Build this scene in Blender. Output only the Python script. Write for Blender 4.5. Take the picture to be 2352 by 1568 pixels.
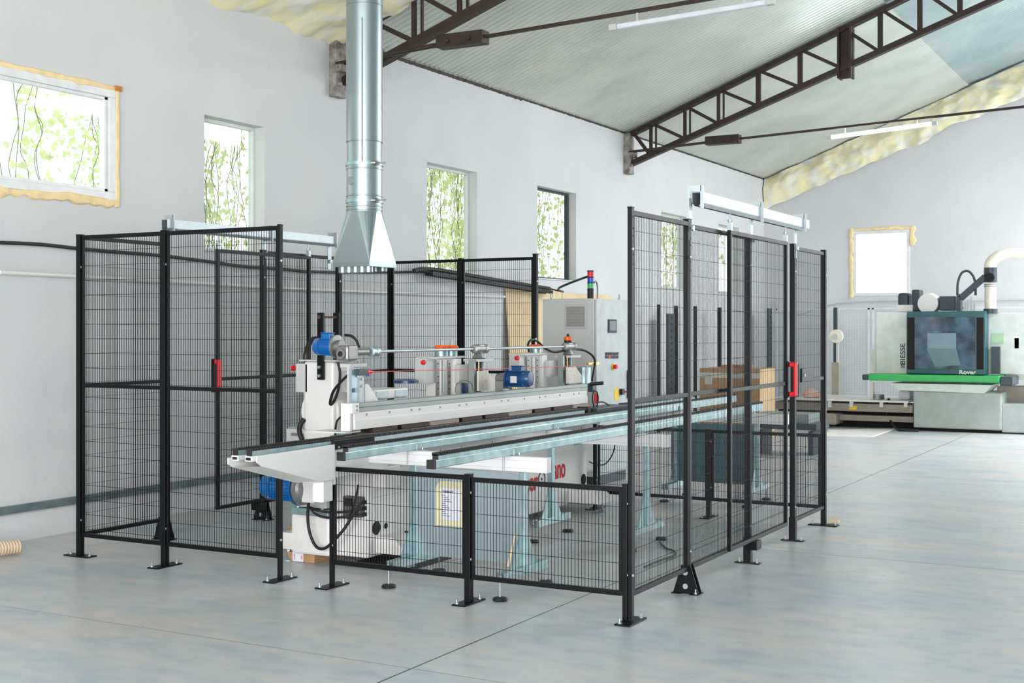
import bpy, bmesh, math, random
from mathutils import Vector, Matrix, noise
random.seed(7)
S = bpy.context.scene
for o in list(bpy.data.objects): bpy.data.objects.remove(o)
PI = math.pi
# ---------------------------------------------------------------- camera (world: +Y along the left wall, +X away from it, Z up, metres)
FPX = 2937.0; CXP = 1176.0; HYP = 757.0; CAMH = 1.552
YAW = math.atan((2796-1176)/FPX)
cd = bpy.data.cameras.new('camera'); cam = bpy.data.objects.new('camera', cd); S.collection.objects.link(cam)
cd.sensor_width = 36.0; cd.lens = FPX/2352*36.0
cam.location = (0, 0, CAMH); cam.rotation_euler = (PI/2, 0, YAW)
cd.shift_y = -(784-HYP)/2352.0
cd.clip_end = 300; cd.clip_start = 0.05
cd.dof.use_dof = True; cd.dof.focus_distance = 8.5; cd.dof.aperture_fstop = 13.0
S.camera = cam
# ---------------------------------------------------------------- sky, daylight, exposure
SKY_STRENGTH = 2.6
wd = bpy.data.worlds.new('world'); S.world = wd; wd.use_nodes = True
nt = wd.node_tree; nt.nodes.clear()
wo = nt.nodes.new('ShaderNodeOutputWorld'); bg = nt.nodes.new('ShaderNodeBackground')
tc = nt.nodes.new('ShaderNodeTexCoord'); sp = nt.nodes.new('ShaderNodeSeparateXYZ'); cr = nt.nodes.new('ShaderNodeValToRGB')
nt.links.new(tc.outputs['Generated'], sp.inputs[0]); nt.links.new(sp.outputs['Z'], cr.inputs[0])
cr.color_ramp.elements[0].position = 0.0; cr.color_ramp.elements[0].color = (1.0, 0.98, 0.985, 1)
cr.color_ramp.elements[1].position = 0.7; cr.color_ramp.elements[1].color = (0.84, 0.92, 1.0, 1)
nt.links.new(cr.outputs[0], bg.inputs[0]); bg.inputs[1].default_value = SKY_STRENGTH
nt.links.new(bg.outputs[0], wo.inputs[0])
def portal(name, loc, rot, sx, sy, energy, color):
    l = bpy.data.lights.new(name, 'AREA'); l.shape = 'RECTANGLE'; l.size = sx; l.size_y = sy
    l.energy = energy; l.color = color
    o = bpy.data.objects.new(name, l); S.collection.objects.link(o); o.location = loc; o.rotation_euler = rot
    return o
# daylight through the hall's openings out of frame: the gates in the right wall and in the far gable
portal('daylight_gate_right', (7.9, 20.3, 2.4), (0, PI/2, 0), 4.0, 4.6, 220, (0.93, 0.98, 1.0))
portal('daylight_gate_far', (3.6, 24.0, 1.5), (-PI/2, 0, 0), 5.4, 2.8, 60, (0.95, 0.99, 1.0))
portal('daylight_gate_rear', (0.5, -3.9, 2.15), (PI/2, 0, 0), 11.0, 4.0, 1500, (1.0, 0.965, 0.985))
portal('added_roof_fill', (3.0, 20.2, 5.9), (0, 0, 0), 2.6, 7.4, 1650, (1.0, 0.975, 0.99))  # added area light below an unseen roof gap, brightens the far end
vs = S.view_settings; vs.view_transform = 'Standard'; vs.look = 'None'; vs.exposure = 0.0; vs.gamma = 1.0; vs.use_curve_mapping = False
S.cycles.max_bounces = 8; S.cycles.diffuse_bounces = 5; S.cycles.glossy_bounces = 4; S.cycles.transmission_bounces = 6; S.cycles.transparent_max_bounces = 12
S.cycles.use_denoising = True; S.cycles.sample_clamp_indirect = 8.0; S.cycles.caustics_reflective = False; S.cycles.caustics_refractive = False

# ---------------------------------------------------------------- measuring helpers: a sight line of the photo met with a real plane
_F = (-math.sin(YAW), math.cos(YAW)); _R = (math.cos(YAW), math.sin(YAW))
def onX(px, py, X):
    r = (px-CXP)/FPX; dx = _F[0]+r*_R[0]; dy = _F[1]+r*_R[1]; d = X/dx
    return (d*dy, CAMH-(py-HYP)*d/FPX)
def onY(px, py, Y):
    r = (px-CXP)/FPX; dx = _F[0]+r*_R[0]; dy = _F[1]+r*_R[1]; d = Y/dy
    return (d*dx, CAMH-(py-HYP)*d/FPX)
def flr(px, py, z=0.0):
    d = FPX*(CAMH-z)/(py-HYP); l = (px-CXP)/FPX*d
    return (d*_F[0]+l*_R[0], d*_F[1]+l*_R[1])
# ---------------------------------------------------------------- materials
def lin(c): return tuple(((v/255)/12.92 if v/255 <= 0.04045 else ((v/255+0.055)/1.055)**2.4) for v in c)+(1,)
MATS = {}
def mat(name, rgb, rough=0.5, metal=0.0, var=0.06, scale=8.0, bump=0.0, bscale=60.0, spec=0.5, emit=None, trans=0.0, alpha=1.0, rgb2=None, coat=0.0):
    m = bpy.data.materials.new(name); m.use_nodes = True; n = m.node_tree.nodes; L = m.node_tree.links
    b = n['Principled BSDF']
    c = lin(rgb); c2 = lin(rgb2) if rgb2 else tuple(min(1, v*(1-var*2)) for v in c[:3])+(1,)
    t = n.new('ShaderNodeTexCoord'); no = n.new('ShaderNodeTexNoise'); no.inputs['Scale'].default_value = scale; no.inputs['Detail'].default_value = 4
    L.new(t.outputs['Object'], no.inputs['Vector'])
    r = n.new('ShaderNodeValToRGB'); r.color_ramp.elements[0].position = 0.35; r.color_ramp.elements[1].position = 0.68
    r.color_ramp.elements[0].color = c2; r.color_ramp.elements[1].color = c
    L.new(no.outputs['Fac'], r.inputs[0]); L.new(r.outputs[0], b.inputs['Base Color'])
    b.inputs['Roughness'].default_value = rough; b.inputs['Metallic'].default_value = metal
    b.inputs['Specular IOR Level'].default_value = spec
    if coat: b.inputs['Coat Weight'].default_value = coat; b.inputs['Coat Roughness'].default_value = 0.15
    if bump:
        nb = n.new('ShaderNodeTexNoise'); nb.inputs['Scale'].default_value = bscale; nb.inputs['Detail'].default_value = 5
        L.new(t.outputs['Object'], nb.inputs['Vector'])
        bp = n.new('ShaderNodeBump'); bp.inputs['Strength'].default_value = bump; bp.inputs['Distance'].default_value = 0.01
        L.new(nb.outputs['Fac'], bp.inputs['Height']); L.new(bp.outputs[0], b.inputs['Normal'])
    if emit: b.inputs['Emission Color'].default_value = lin(emit[0]); b.inputs['Emission Strength'].default_value = emit[1]
    if trans: b.inputs['Transmission Weight'].default_value = trans
    if alpha < 1: b.inputs['Alpha'].default_value = alpha
    MATS[name] = m; return m
M_black = mat('black_powder_coat', (11, 14, 16), 0.42, 0.0, 0.1, spec=0.2)
M_wire = mat('black_wire', (13, 16, 22), 0.5, 0.0, 0.05, spec=0.25)
M_galv = mat('galvanised_steel', (174, 196, 198), 0.42, 0.85, 0.12, 14, rgb2=(146, 172, 176))
M_galvb = mat('bright_zinc', (172, 184, 187), 0.46, 0.65, 0.05, 20)
M_duct = mat('duct_steel', (156, 170, 170), 0.36, 0.92, 0.04, 3)
M_plaster = mat('painted_plaster', (211, 213, 213), 0.9, 0, 0.02, 1.2, bump=0.35, bscale=16, rgb2=(204, 207, 208))
M_rust = mat('brown_painted_steel', (54, 36, 26), 0.6, 0.0, 0.2, 6, bump=0.2, rgb2=(40, 27, 20))
M_white = mat('machine_white_enamel', (226, 226, 222), 0.38, 0, 0.01, 3, spec=0.5)
M_white2 = mat('anodised_white_extrusion', (228, 230, 230), 0.35, 0.1, 0.01, 3)
M_greyalu = mat('grey_anodised_aluminium', (150, 162, 158), 0.42, 0.35, 0.03, 5)
M_grey = mat('light_grey_enamel', (196, 197, 196), 0.45, 0, 0.01, 3)
M_cab = mat('cabinet_grey', (205, 206, 205), 0.5, 0, 0.01, 3, bump=0.05, bscale=300)
M_blue = mat('motor_blue', (8, 102, 172), 0.3, 0, 0.05, 6, spec=0.6)
M_dblue = mat('motor_dark_blue', (8, 64, 112), 0.32, 0, 0.05, 6, spec=0.6)
M_cast = mat('cast_aluminium', (150, 150, 148), 0.42, 0.7, 0.08, 30, bump=0.2, bscale=150)
M_rubber = mat('black_rubber', (16, 16, 17), 0.55, 0, 0.05)
M_belt = mat('toothed_belt_rubber', (24, 20, 20), 0.6, 0, 0.1)
M_pad = mat('olive_grey_pad', (122, 120, 108), 0.7, 0, 0.1, 20)
M_maroon = mat('dark_red_rubber', (52, 20, 17), 0.55, 0, 0.1)
M_orange = mat('orange_plastic', (250, 96, 14), 0.4)
M_red = mat('red_plastic', (226, 18, 22), 0.35)
M_redink = mat('red_lettering', (198, 10, 22), 0.5)
M_green = mat('green_plastic_lens', (40, 190, 110), 0.3)
M_bluel = mat('blue_plastic_lens', (30, 80, 210), 0.3)
M_brass = mat('brass', (205, 180, 105), 0.3, 0.8)
M_yellow = mat('yellow_label', (248, 205, 20), 0.5)
M_card = mat('corrugated_cardboard', (180, 144, 104), 0.8, 0, 0.06, 10, rgb2=(168, 132, 92))
M_card_lit = mat('lit_cardboard_side', (226, 196, 156), 0.8, 0, 0.04, 10)  # cardboard with the light on the box's side put into its colour
M_tape = mat('clear_packing_tape', (206, 208, 200), 0.3)
M_plate = mat('offwhite_plate', (214, 210, 198), 0.5)
M_ply = mat('raw_plywood', (226, 206, 168), 0.75, 0, 0.05, 5, rgb2=(214, 192, 150))
M_foam = mat('yellow_spray_foam', (244, 232, 180), 0.85, 0, 0.1, 5, bump=0.8, bscale=14, rgb2=(232, 232, 218))
M_foamo = mat('orange_sealing_foam', (250, 224, 172), 0.8, 0, 0.08, 12, bump=0.5, bscale=40)
M_dark = mat('black_opening', (10, 10, 11), 0.8)
M_screen = mat('screen_grey', (88, 104, 110), 0.2)
M_steelw = mat('white_pvc_frame', (228, 231, 231), 0.4)
M_teal = mat('dark_teal_enamel', (28, 84, 92), 0.35)
M_anth = mat('anthracite_enamel', (44, 62, 70), 0.4)
M_lime = mat('bright_green_enamel', (52, 172, 88), 0.4)
M_sage = mat('pale_sage_enamel', (220, 228, 222), 0.45)
M_cream = mat('cream_hose', (236, 230, 214), 0.5)
M_beige = mat('greige_machine_bed', (158, 150, 136), 0.55)
M_leaf = mat('ivy_leaf', (150, 205, 95), 0.6, 0, 0.2, 3)
M_stem = mat('ivy_stem', (120, 128, 78), 0.7)
M_mesh_light = mat('pale_grey_wire', (222, 228, 232), 0.5)
M_sheet = mat('polished_sheet_steel', (190, 208, 214), 0.33, 0.8, 0.04, 2)
M_tealsheet = mat('teal_grey_sheet', (88, 130, 136), 0.3, 0.6, 0.04, 2)
M_paper = mat('white_paper', (232, 234, 246), 0.6)
M_film = mat('yellowed_plastic_sheet', (232, 226, 186), 0.4)
M_ink = mat('dark_print', (50, 50, 60), 0.6)
M_glassd = mat('smoked_window', (74, 104, 124), 0.08, 0.0, 0.3, 5, rgb2=(22, 44, 58), spec=0.8, coat=0.6)
M_lamp_off = mat('diffuser_off', (222, 230, 238), 0.3)
M_lamp_on = mat('diffuser_lit', (250, 252, 255), 0.3, emit=((240, 248, 255), 40.0))
M_ground = mat('outdoor_gravel', (206, 208, 200), 0.9)
M_white_plate = mat('melamine_board', (240, 238, 230), 0.35)
def glassmat():
    m = bpy.data.materials.new('window_glass'); m.use_nodes = True; n = m.node_tree.nodes; L = m.node_tree.links
    n.clear(); o = n.new('ShaderNodeOutputMaterial'); a = n.new('ShaderNodeBsdfTransparent'); g = n.new('ShaderNodeBsdfGlossy'); x = n.new('ShaderNodeMixShader')
    no = n.new('ShaderNodeTexNoise'); no.inputs['Scale'].default_value = 3; mr = n.new('ShaderNodeMapRange'); mr.inputs[3].default_value = 0.03; mr.inputs[4].default_value = 0.07
    L.new(no.outputs['Fac'], mr.inputs[0]); L.new(mr.outputs[0], x.inputs[0])
    g.inputs['Roughness'].default_value = 0.05; a.inputs[0].default_value = (0.95, 0.98, 0.96, 1)
    L.new(a.outputs[0], x.inputs[1]); L.new(g.outputs[0], x.inputs[2]); L.new(x.outputs[0], o.inputs[0]); return m
M_glass = glassmat()
def leafmat():
    m = bpy.data.materials.new('ivy_leaf_translucent'); m.use_nodes = True; n = m.node_tree.nodes; L = m.node_tree.links
    n.clear(); o = n.new('ShaderNodeOutputMaterial'); a = n.new('ShaderNodeBsdfTranslucent'); g = n.new('ShaderNodeBsdfDiffuse'); x = n.new('ShaderNodeMixShader')
    t = n.new('ShaderNodeTexCoord'); no = n.new('ShaderNodeTexNoise'); no.inputs['Scale'].default_value = 5; r = n.new('ShaderNodeValToRGB')
    L.new(t.outputs['Object'], no.inputs['Vector']); L.new(no.outputs['Fac'], r.inputs[0])
    r.color_ramp.elements[0].color = (0.50, 0.68, 0.32, 1); r.color_ramp.elements[1].color = (0.82, 0.92, 0.58, 1)
    e = r.color_ramp.elements.new(0.8); e.color = (0.75, 0.72, 0.36, 1)
    L.new(r.outputs[0], a.inputs[0]); L.new(r.outputs[0], g.inputs[0]); x.inputs[0].default_value = 0.4
    L.new(a.outputs[0], x.inputs[1]); L.new(g.outputs[0], x.inputs[2]); L.new(x.outputs[0], o.inputs[0]); return m
M_leaf = leafmat()
def floormat():
    m = bpy.data.materials.new('polished_concrete'); m.use_nodes = True; n = m.node_tree.nodes; L = m.node_tree.links; b = n['Principled BSDF']
    t = n.new('ShaderNodeTexCoord')
    def nz(scale, det=6, dist=0.0, mp=None):
        q = n.new('ShaderNodeTexNoise'); q.inputs['Scale'].default_value = scale; q.inputs['Detail'].default_value = det; q.inputs['Distortion'].default_value = dist
        if mp:
            mm = n.new('ShaderNodeMapping'); mm.inputs['Scale'].default_value = mp; mm.inputs['Rotation'].default_value = (0, 0, 0.5); L.new(t.outputs['Object'], mm.inputs[0]); L.new(mm.outputs[0], q.inputs['Vector'])
        else: L.new(t.outputs['Object'], q.inputs['Vector'])
        return q
    def ramp(src, cols, pos):
        r = n.new('ShaderNodeValToRGB'); els = r.color_ramp.elements
        while len(els) < len(cols): els.new(0.5)
        for e, c, p in zip(els, cols, pos): e.position = p; e.color = lin(c)
        L.new(src, r.inputs[0]); return r
    a = ramp(nz(0.9, 7, 0.6, (1, 2.2, 1)).outputs['Fac'], [(170, 186, 194), (196, 200, 199), (210, 198, 190)], [0.36, 0.52, 0.68])
    c = ramp(nz(4.5, 10, 0.35, (1, 2.0, 1)).outputs['Fac'], [(150, 172, 184), (192, 197, 198), (220, 208, 202)], [0.3, 0.5, 0.75])
    mx = n.new('ShaderNodeMix'); mx.data_type = 'RGBA'; mx.inputs[0].default_value = 0.42; L.new(a.outputs[0], mx.inputs[6]); L.new(c.outputs[0], mx.inputs[7])
    # saw-cut joints of the slab
    s = n.new('ShaderNodeSeparateXYZ'); L.new(t.outputs['Object'], s.inputs[0])
    prev = mx.outputs[2]
    for ax, p0, w in (('X', -3.233, 0.0055), ('Y', 4.908, 0.0035), ('Y', flr(2000, 1282)[1], 0.006), ('Y', 1.9, 0.004), ('Y', 13.9, 0.006), ('X', 1.4, 0.006)):
        su = n.new('ShaderNodeMath'); su.operation = 'SUBTRACT'; su.inputs[1].default_value = p0; L.new(s.outputs[ax], su.inputs[0])
        # slight wander
        ad = n.new('ShaderNodeMath'); ad.operation = 'ABSOLUTE'; L.new(su.outputs[0], ad.inputs[0])
        lt = n.new('ShaderNodeMath'); lt.operation = 'LESS_THAN'; lt.inputs[1].default_value = w; L.new(ad.outputs[0], lt.inputs[0])
        m2 = n.new('ShaderNodeMix'); m2.data_type = 'RGBA'; L.new(lt.outputs[0], m2.inputs[0]); L.new(prev, m2.inputs[6]); m2.inputs[7].default_value = lin((70, 76, 80)) if ax == 'X' else lin((132, 130, 124)); prev = m2.outputs[2]
    L.new(prev, b.inputs['Base Color'])
    rr = n.new('ShaderNodeMapRange'); rr.inputs[3].default_value = 0.2; rr.inputs[4].default_value = 0.46; L.new(nz(2.0, 6).outputs['Fac'], rr.inputs[0]); L.new(rr.outputs[0], b.inputs['Roughness'])
    bp = n.new('ShaderNodeBump'); bp.inputs['Strength'].default_value = 0.05; bp.inputs['Distance'].default_value = 0.01; L.new(nz(9, 6).outputs['Fac'], bp.inputs['Height']); L.new(bp.outputs[0], b.inputs['Normal'])
    b.inputs['Specular IOR Level'].default_value = 0.55
    return m
M_floor = floormat()
M_roof = mat('foil_faced_roof_sheet', (216, 220, 212), 0.4, 0.35, 0.06, 1.0, rgb2=(196, 202, 194))
M_roof2 = mat('bluish_roof_sheet', (186, 200, 198), 0.4, 0.4, 0.1, 1.0, rgb2=(160, 178, 180))

# ---------------------------------------------------------------- mesh builder
class MB:
    def __init__(s): s.v = []; s.f = []; s.sm = []
    def add(s, vs, fs, smooth=False):
        o = len(s.v); s.v += [tuple(v) for v in vs]; s.f += [tuple(i+o for i in f) for f in fs]; s.sm += [smooth]*len(fs); return s
    def box(s, x0, x1, y0, y1, z0, z1, rot=None, c=None):
        vs = [Vector((x, y, z)) for x in (x0, x1) for y in (y0, y1) for z in (z0, z1)]
        if rot is not None:
            c = Vector(c) if c else Vector(((x0+x1)/2, (y0+y1)/2, (z0+z1)/2)); vs = [rot @ (v-c)+c for v in vs]
        return s.add(vs, [(0, 1, 3, 2), (4, 6, 7, 5), (0, 4, 5, 1), (2, 3, 7, 6), (0, 2, 6, 4), (1, 5, 7, 3)])
    def bar(s, p0, p1, w, h=None, up=(0, 0, 1)):
        h = h or w; p0 = Vector(p0); p1 = Vector(p1); d = (p1-p0).normalized(); u = Vector(up)
        if abs(d.dot(u)) > 0.99: u = Vector((0, 1, 0))
        a = d.cross(u).normalized(); b = a.cross(d).normalized()
        vs = [p+a*i*w/2+b*j*h/2 for p in (p0, p1) for i, j in ((-1, -1), (1, -1), (1, 1), (-1, 1))]
        return s.add(vs, [(0, 3, 2, 1), (4, 5, 6, 7), (0, 1, 5, 4), (1, 2, 6, 5), (2, 3, 7, 6), (3, 0, 4, 7)])
    def cyl(s, p0, p1, r, r1=None, n=20, cap=True):
        r1 = r if r1 is None else r1; p0 = Vector(p0); p1 = Vector(p1); d = (p1-p0).normalized(); u = Vector((0, 0, 1)) if abs(d.z) < 0.9 else Vector((1, 0, 0))
        a = d.cross(u).normalized(); b = a.cross(d)
        vs = [p+(a*math.cos(2*PI*i/n)+b*math.sin(2*PI*i/n))*q for p, q in ((p0, r), (p1, r1)) for i in range(n)]
        s.add(vs, [(i, (i+1) % n, n+(i+1) % n, n+i) for i in range(n)], True)
        if cap: s.add(vs, [tuple(range(n-1, -1, -1)), tuple(range(n, 2*n))])
        return s
    def lathe(s, prof, org, axis='Z', n=28):
        # prof: (radius, height) pairs
        vs = []
        for r, h in prof:
            for i in range(n):
                c, q = math.cos(2*PI*i/n)*r, math.sin(2*PI*i/n)*r
                p = {'Z': (c, q, h), 'X': (h, c, q), 'Y': (c, h, q)}[axis]; vs.append((org[0]+p[0], org[1]+p[1], org[2]+p[2]))
        fs = [(k*n+i, k*n+(i+1) % n, (k+1)*n+(i+1) % n, (k+1)*n+i) for k in range(len(prof)-1) for i in range(n)]
        s.add(vs, fs, True)
        s.add(vs[:n], [tuple(range(n))]); s.add(vs[-n:], [tuple(range(n))]); return s
    def tube(s, pts, r, n=10, closed=False):
        P = [Vector(p) for p in pts]
        # catmull-rom resample
        Q = []
        for i in range(len(P)-1):
            p0, p1, p2, p3 = P[max(i-1, 0)], P[i], P[i+1], P[min(i+2, len(P)-1)]
            for k in range(6):
                t = k/6; Q.append(0.5*((2*p1)+(-p0+p2)*t+(2*p0-5*p1+4*p2-p3)*t*t+(-p0+3*p1-3*p2+p3)*t**3))
        Q.append(P[-1]); vs = []; u = None
        for i, p in enumerate(Q):
            d = (Q[min(i+1, len(Q)-1)]-Q[max(i-1, 0)])
            d = d.normalized() if d.length > 1e-9 else Vector((0, 0, 1))
            if u is None: u = d.cross(Vector((0.31, 0.52, 0.79))).normalized()
            u = (u-d*u.dot(d)).normalized(); w = d.cross(u)
            vs += [p+(u*math.cos(2*PI*j/n)+w*math.sin(2*PI*j/n))*r for j in range(n)]
        m = len(Q)
        s.add(vs, [(k*n+j, k*n+(j+1) % n, (k+1)*n+(j+1) % n, (k+1)*n+j) for k in range(m-1) for j in range(n)], True)
        s.add(vs[:n], [tuple(range(n))]); s.add(vs[-n:], [tuple(range(n))]); return s
    def prism(s, poly, axis, a0, a1):
        # poly in the two other axes (order: X->(y,z), Y->(x,z), Z->(x,y))
        def p3(p, a): return {'X': (a, p[0], p[1]), 'Y': (p[0], a, p[1]), 'Z': (p[0], p[1], a)}[axis]
        n = len(poly); vs = [p3(p, a0) for p in poly]+[p3(p, a1) for p in poly]
        return s.add(vs, [tuple(range(n)), tuple(range(2*n-1, n-1, -1))]+[(i, n+i, n+(i+1) % n, (i+1) % n) for i in range(n)])
    def build_each(s, name, m, parent=None, tol=.0015, **kw):
        # every separate piece becomes an object of its own
        par = list(range(len(s.v)))
        def find(i):
            while par[i] != i: par[i] = par[par[i]]; i = par[i]
            return i
        for f in s.f:
            for i in f[1:]: par[find(i)] = find(f[0])
        comp = {}
        for i in range(len(s.v)): comp.setdefault(find(i), []).append(i)
        cs = []
        for ids in comp.values():
            P = [s.v[i] for i in ids]; cs.append([set(ids), [min(p[k] for p in P)-tol for k in range(3)], [max(p[k] for p in P)+tol for k in range(3)]])
        ch = True
        while ch:
            ch = False
            for i in range(len(cs)):
                for j in range(i+1, len(cs)):
                    if all(cs[i][1][k] <= cs[j][2][k] and cs[j][1][k] <= cs[i][2][k] for k in range(3)):
                        cs[i] = [cs[i][0] | cs[j][0], [min(cs[i][1][k], cs[j][1][k]) for k in range(3)], [max(cs[i][2][k], cs[j][2][k]) for k in range(3)]]; cs.pop(j); ch = True; break
                if ch: break
        out = []
        for ids, _, _ in cs:
            idl = sorted(ids); mp = {q: k for k, q in enumerate(idl)}; o = MB(); o.v = [s.v[i] for i in idl]
            for f, sm in zip(s.f, s.sm):
                if f[0] in mp: o.f.append(tuple(mp[i] for i in f)); o.sm.append(sm)
            out.append(o.build(name, m, parent, **kw))
        return out
    def build(s, name, m, parent=None, bevel=0.0, label=None, loc=None):
        me = bpy.data.meshes.new(name); me.from_pydata(s.v, [], s.f)
        bm = bmesh.new(); bm.from_mesh(me); bmesh.ops.remove_doubles(bm, verts=bm.verts, dist=1e-6) if len(bm.verts) < 60000 and any(s.sm) else None
        bmesh.ops.recalc_face_normals(bm, faces=bm.faces); bm.to_mesh(me); bm.free()
        if any(s.sm):
            for p in me.polygons: p.use_smooth = True
            me.set_sharp_from_angle(angle=math.radians(38))
        me.materials.append(m)
        o = bpy.data.objects.new(name, me); S.collection.objects.link(o)
        if bevel:
            b = o.modifiers.new('bevel', 'BEVEL'); b.width = bevel; b.segments = 2; b.limit_method = 'ANGLE'; b.angle_limit = 0.7
        if parent: o.parent = parent; o.matrix_parent_inverse = parent.matrix_world.inverted() if parent.type != 'EMPTY' else Matrix.Translation(-parent.location)
        if label: o['label'] = label
        return o
def thing(name, label, cat, loc=(0, 0, 0), group=None):
    o = bpy.data.objects.new(name, None); S.collection.objects.link(o); o.location = loc; o.empty_display_size = 0.1
    o['label'] = label; o['category'] = cat
    if group: o['group'] = group
    return o
def tag(o, label, cat, group=None, kind=None):
    o['label'] = label; o['category'] = cat
    if group: o['group'] = group
    if kind: o['kind'] = kind
    return o
def struct(o): o['kind'] = 'structure'; return o
def B(x0, x1, y0, y1, z0, z1): return MB().box(x0, x1, y0, y1, z0, z1)
def text(body, size, m, loc, rot, parent=None, name='lettering', ext=0.001, sx=1.0, align='CENTER', top=None, label=None, bold=0.0):
    cu = bpy.data.curves.new(name, 'FONT'); cu.body = body; cu.size = size; cu.extrude = ext; cu.align_x = align; cu.align_y = 'CENTER'; cu.offset = bold
    t = bpy.data.objects.new('tmp', cu); S.collection.objects.link(t); bpy.context.view_layer.update()
    me = bpy.data.meshes.new_from_object(t.evaluated_get(bpy.context.evaluated_depsgraph_get())); bpy.data.objects.remove(t)
    me.name = name; me.materials.clear(); me.materials.append(m)
    R = rot.to_4x4() if isinstance(rot, Matrix) else Matrix.Rotation(0, 4, 'X')
    me.transform(Matrix.Translation(Vector(loc)) @ R @ Matrix.Diagonal((sx, 1, 1, 1)))
    o = bpy.data.objects.new(name, me); S.collection.objects.link(o)
    if parent: o.parent = parent; o.matrix_parent_inverse = Matrix.Translation(-parent.location) if parent.type == 'EMPTY' else Matrix.Identity(4)
    if label: o['label'] = label
    return o
ROT_PX = Matrix(((0, 0, 1), (1, 0, 0), (0, 1, 0)))        # text lying on a face that looks to +X (reads along +Y)
ROT_NY = Matrix(((1, 0, 0), (0, 0, -1), (0, 1, 0)))       # text on a face that looks to -Y (reads along +X)

# ================================================================ THE SETTING
XW = -7.7; YF = 24.1; ZE = 4.47; SL = 0.382; XR = 0.6; X2 = 8.0; YB = -4.0; T = 0.17
def roofz(x): return ZE+SL*(x-XW) if x <= XR else ZE+SL*(XR-XW)-SL*(x-XR)
struct(B(XW-0.5, X2+0.5, YB-0.5, YF+0.5, -0.2, 0).build('floor', M_floor))
og = B(-60, 60, -60, 90, -0.35, -0.21).build('ground', M_ground); struct(og)
# left wall, pierced by its windows
WIN = [(5.1, 7.40, 2.58, 3.46), (8.43, 9.23, 2.25, 3.42), (12.0, 13.10, 2.22, 3.42), (14.64, 15.78, 2.22, 3.42), (18.85, 19.95, 2.22, 3.42), (21.5, 22.6, 2.22, 3.42)]
mb = MB(); ys = YB
for (a, b, z0, z1) in WIN:
    mb.box(XW-T, XW, ys, a, 0, ZE+0.02); mb.box(XW-T, XW, a, b, 0, z0); mb.box(XW-T, XW, a, b, z1, ZE+0.02); ys = b
mb.box(XW-T, XW, ys, YF+T, 0, ZE+0.02); struct(mb.build('wall_left', M_plaster))
# far gable wall with its window, and the gate that lies beyond the right edge of the photo
fx0, fz1 = onY(1962, 535, YF); fx1, fz0 = onY(2090, 676, YF); fz1 = 3.40; fz0 = 2.18; fx0 -= 0.02
def gable(mb, xa, xb, z0, z1, top=False):
    if top:
        pts = [(xa, z0), (xb, z0), (xb, roofz(xb))]+([(XR, roofz(XR))] if xa < XR < xb else [])+[(xa, roofz(xa))]
        mb.prism(pts, 'Y', YF, YF+T)
    else: mb.box(xa, xb, YF, YF+T, z0, z1)
mb = MB(); gable(mb, XW, fx0, 0, 0, True); gable(mb, fx0, fx1, 0, fz0); gable(mb, fx0, fx1, fz1, 0, True); gable(mb, fx1, 0.9, 0, 0, True); gable(mb, 0.9, 6.3, 2.9, 0, True); gable(mb, 6.3, X2, 0, 0, True)
struct(mb.build('wall_far', M_plaster))
# right wall with wide gate opening, rear wall with gate opening
z8 = roofz(X2); mb = MB(); mb.box(X2, X2+T, YB, 18, 0, z8); mb.box(X2, X2+T, 22.6, YF+T, 0, z8); mb.box(X2, X2+T, 18, 22.6, min(4.5, z8-0.05), z8)
struct(mb.build('wall_right', M_plaster))
mb = MB()
for xa, xb, z0 in ((XW-T, -5.0, 0), (-5.0, 6.0, 4.2), (6.0, X2+T, 0)):
    pts = [(xa, z0), (xb, z0), (xb, roofz(xb))]+([(XR, roofz(XR))] if xa < XR < xb else [])+[(xa, roofz(xa))]; mb.prism(pts, 'Y', YB-T, YB)
struct(mb.build('wall_rear', M_plaster))
# corrugated roof sheets
def roof(name, xa, xb, m, ya=YB-0.6, yb=YF+0.5, pitch=0.1, amp=0.016, dz=0.0):
    n = int((yb-ya)/pitch*4); vs = []; fs = []
    for i in range(n+1):
        y = ya+i*pitch/4; w = amp*math.sin(2*PI*i/4+0.5)
        vs += [(xa, y, roofz(xa)+w+dz), (xb, y, roofz(xb)+w+dz)]
    fs = [(2*i, 2*i+1, 2*i+3, 2*i+2) for i in range(n)]
    o = MB().add(vs, fs, True); me = bpy.data.meshes.new(name); me.from_pydata(o.v, [], o.f)
    for p in me.polygons: p.use_smooth = True
    me.materials.append(m); ob = bpy.data.objects.new(name, me); S.collection.objects.link(ob); return struct(ob)
roof('ceiling', XW-0.45, -3.9, M_roof, dz=0.02)
roof('ceiling.001', -3.93, XR, M_roof2, dz=0.045)
roof('ceiling.002', XR, 1.6, M_roof2, dz=0.045); roof('ceiling.003', 4.4, X2+0.6, M_roof2, dz=0.045)
roof('ceiling.004', 1.6, 4.4, M_roof2, yb=15.0, dz=0.045)   # beyond it an unseen gap is added to let light into the far end
# seam of the eave: dark ragged closer between wall and sheets
mb = MB(); 
for i in range(300):
    y = 10.6+i*0.045; 
    if y > YF: break
    q_ = .022 if y < 14.2 else .008; mb.box(XW-0.02, XW+0.008+0.006*random.random(), y, y+0.045, ZE-q_-0.008*random.random(), ZE+0.01)
o = struct(mb.build('trim_1', M_rust))
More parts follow.
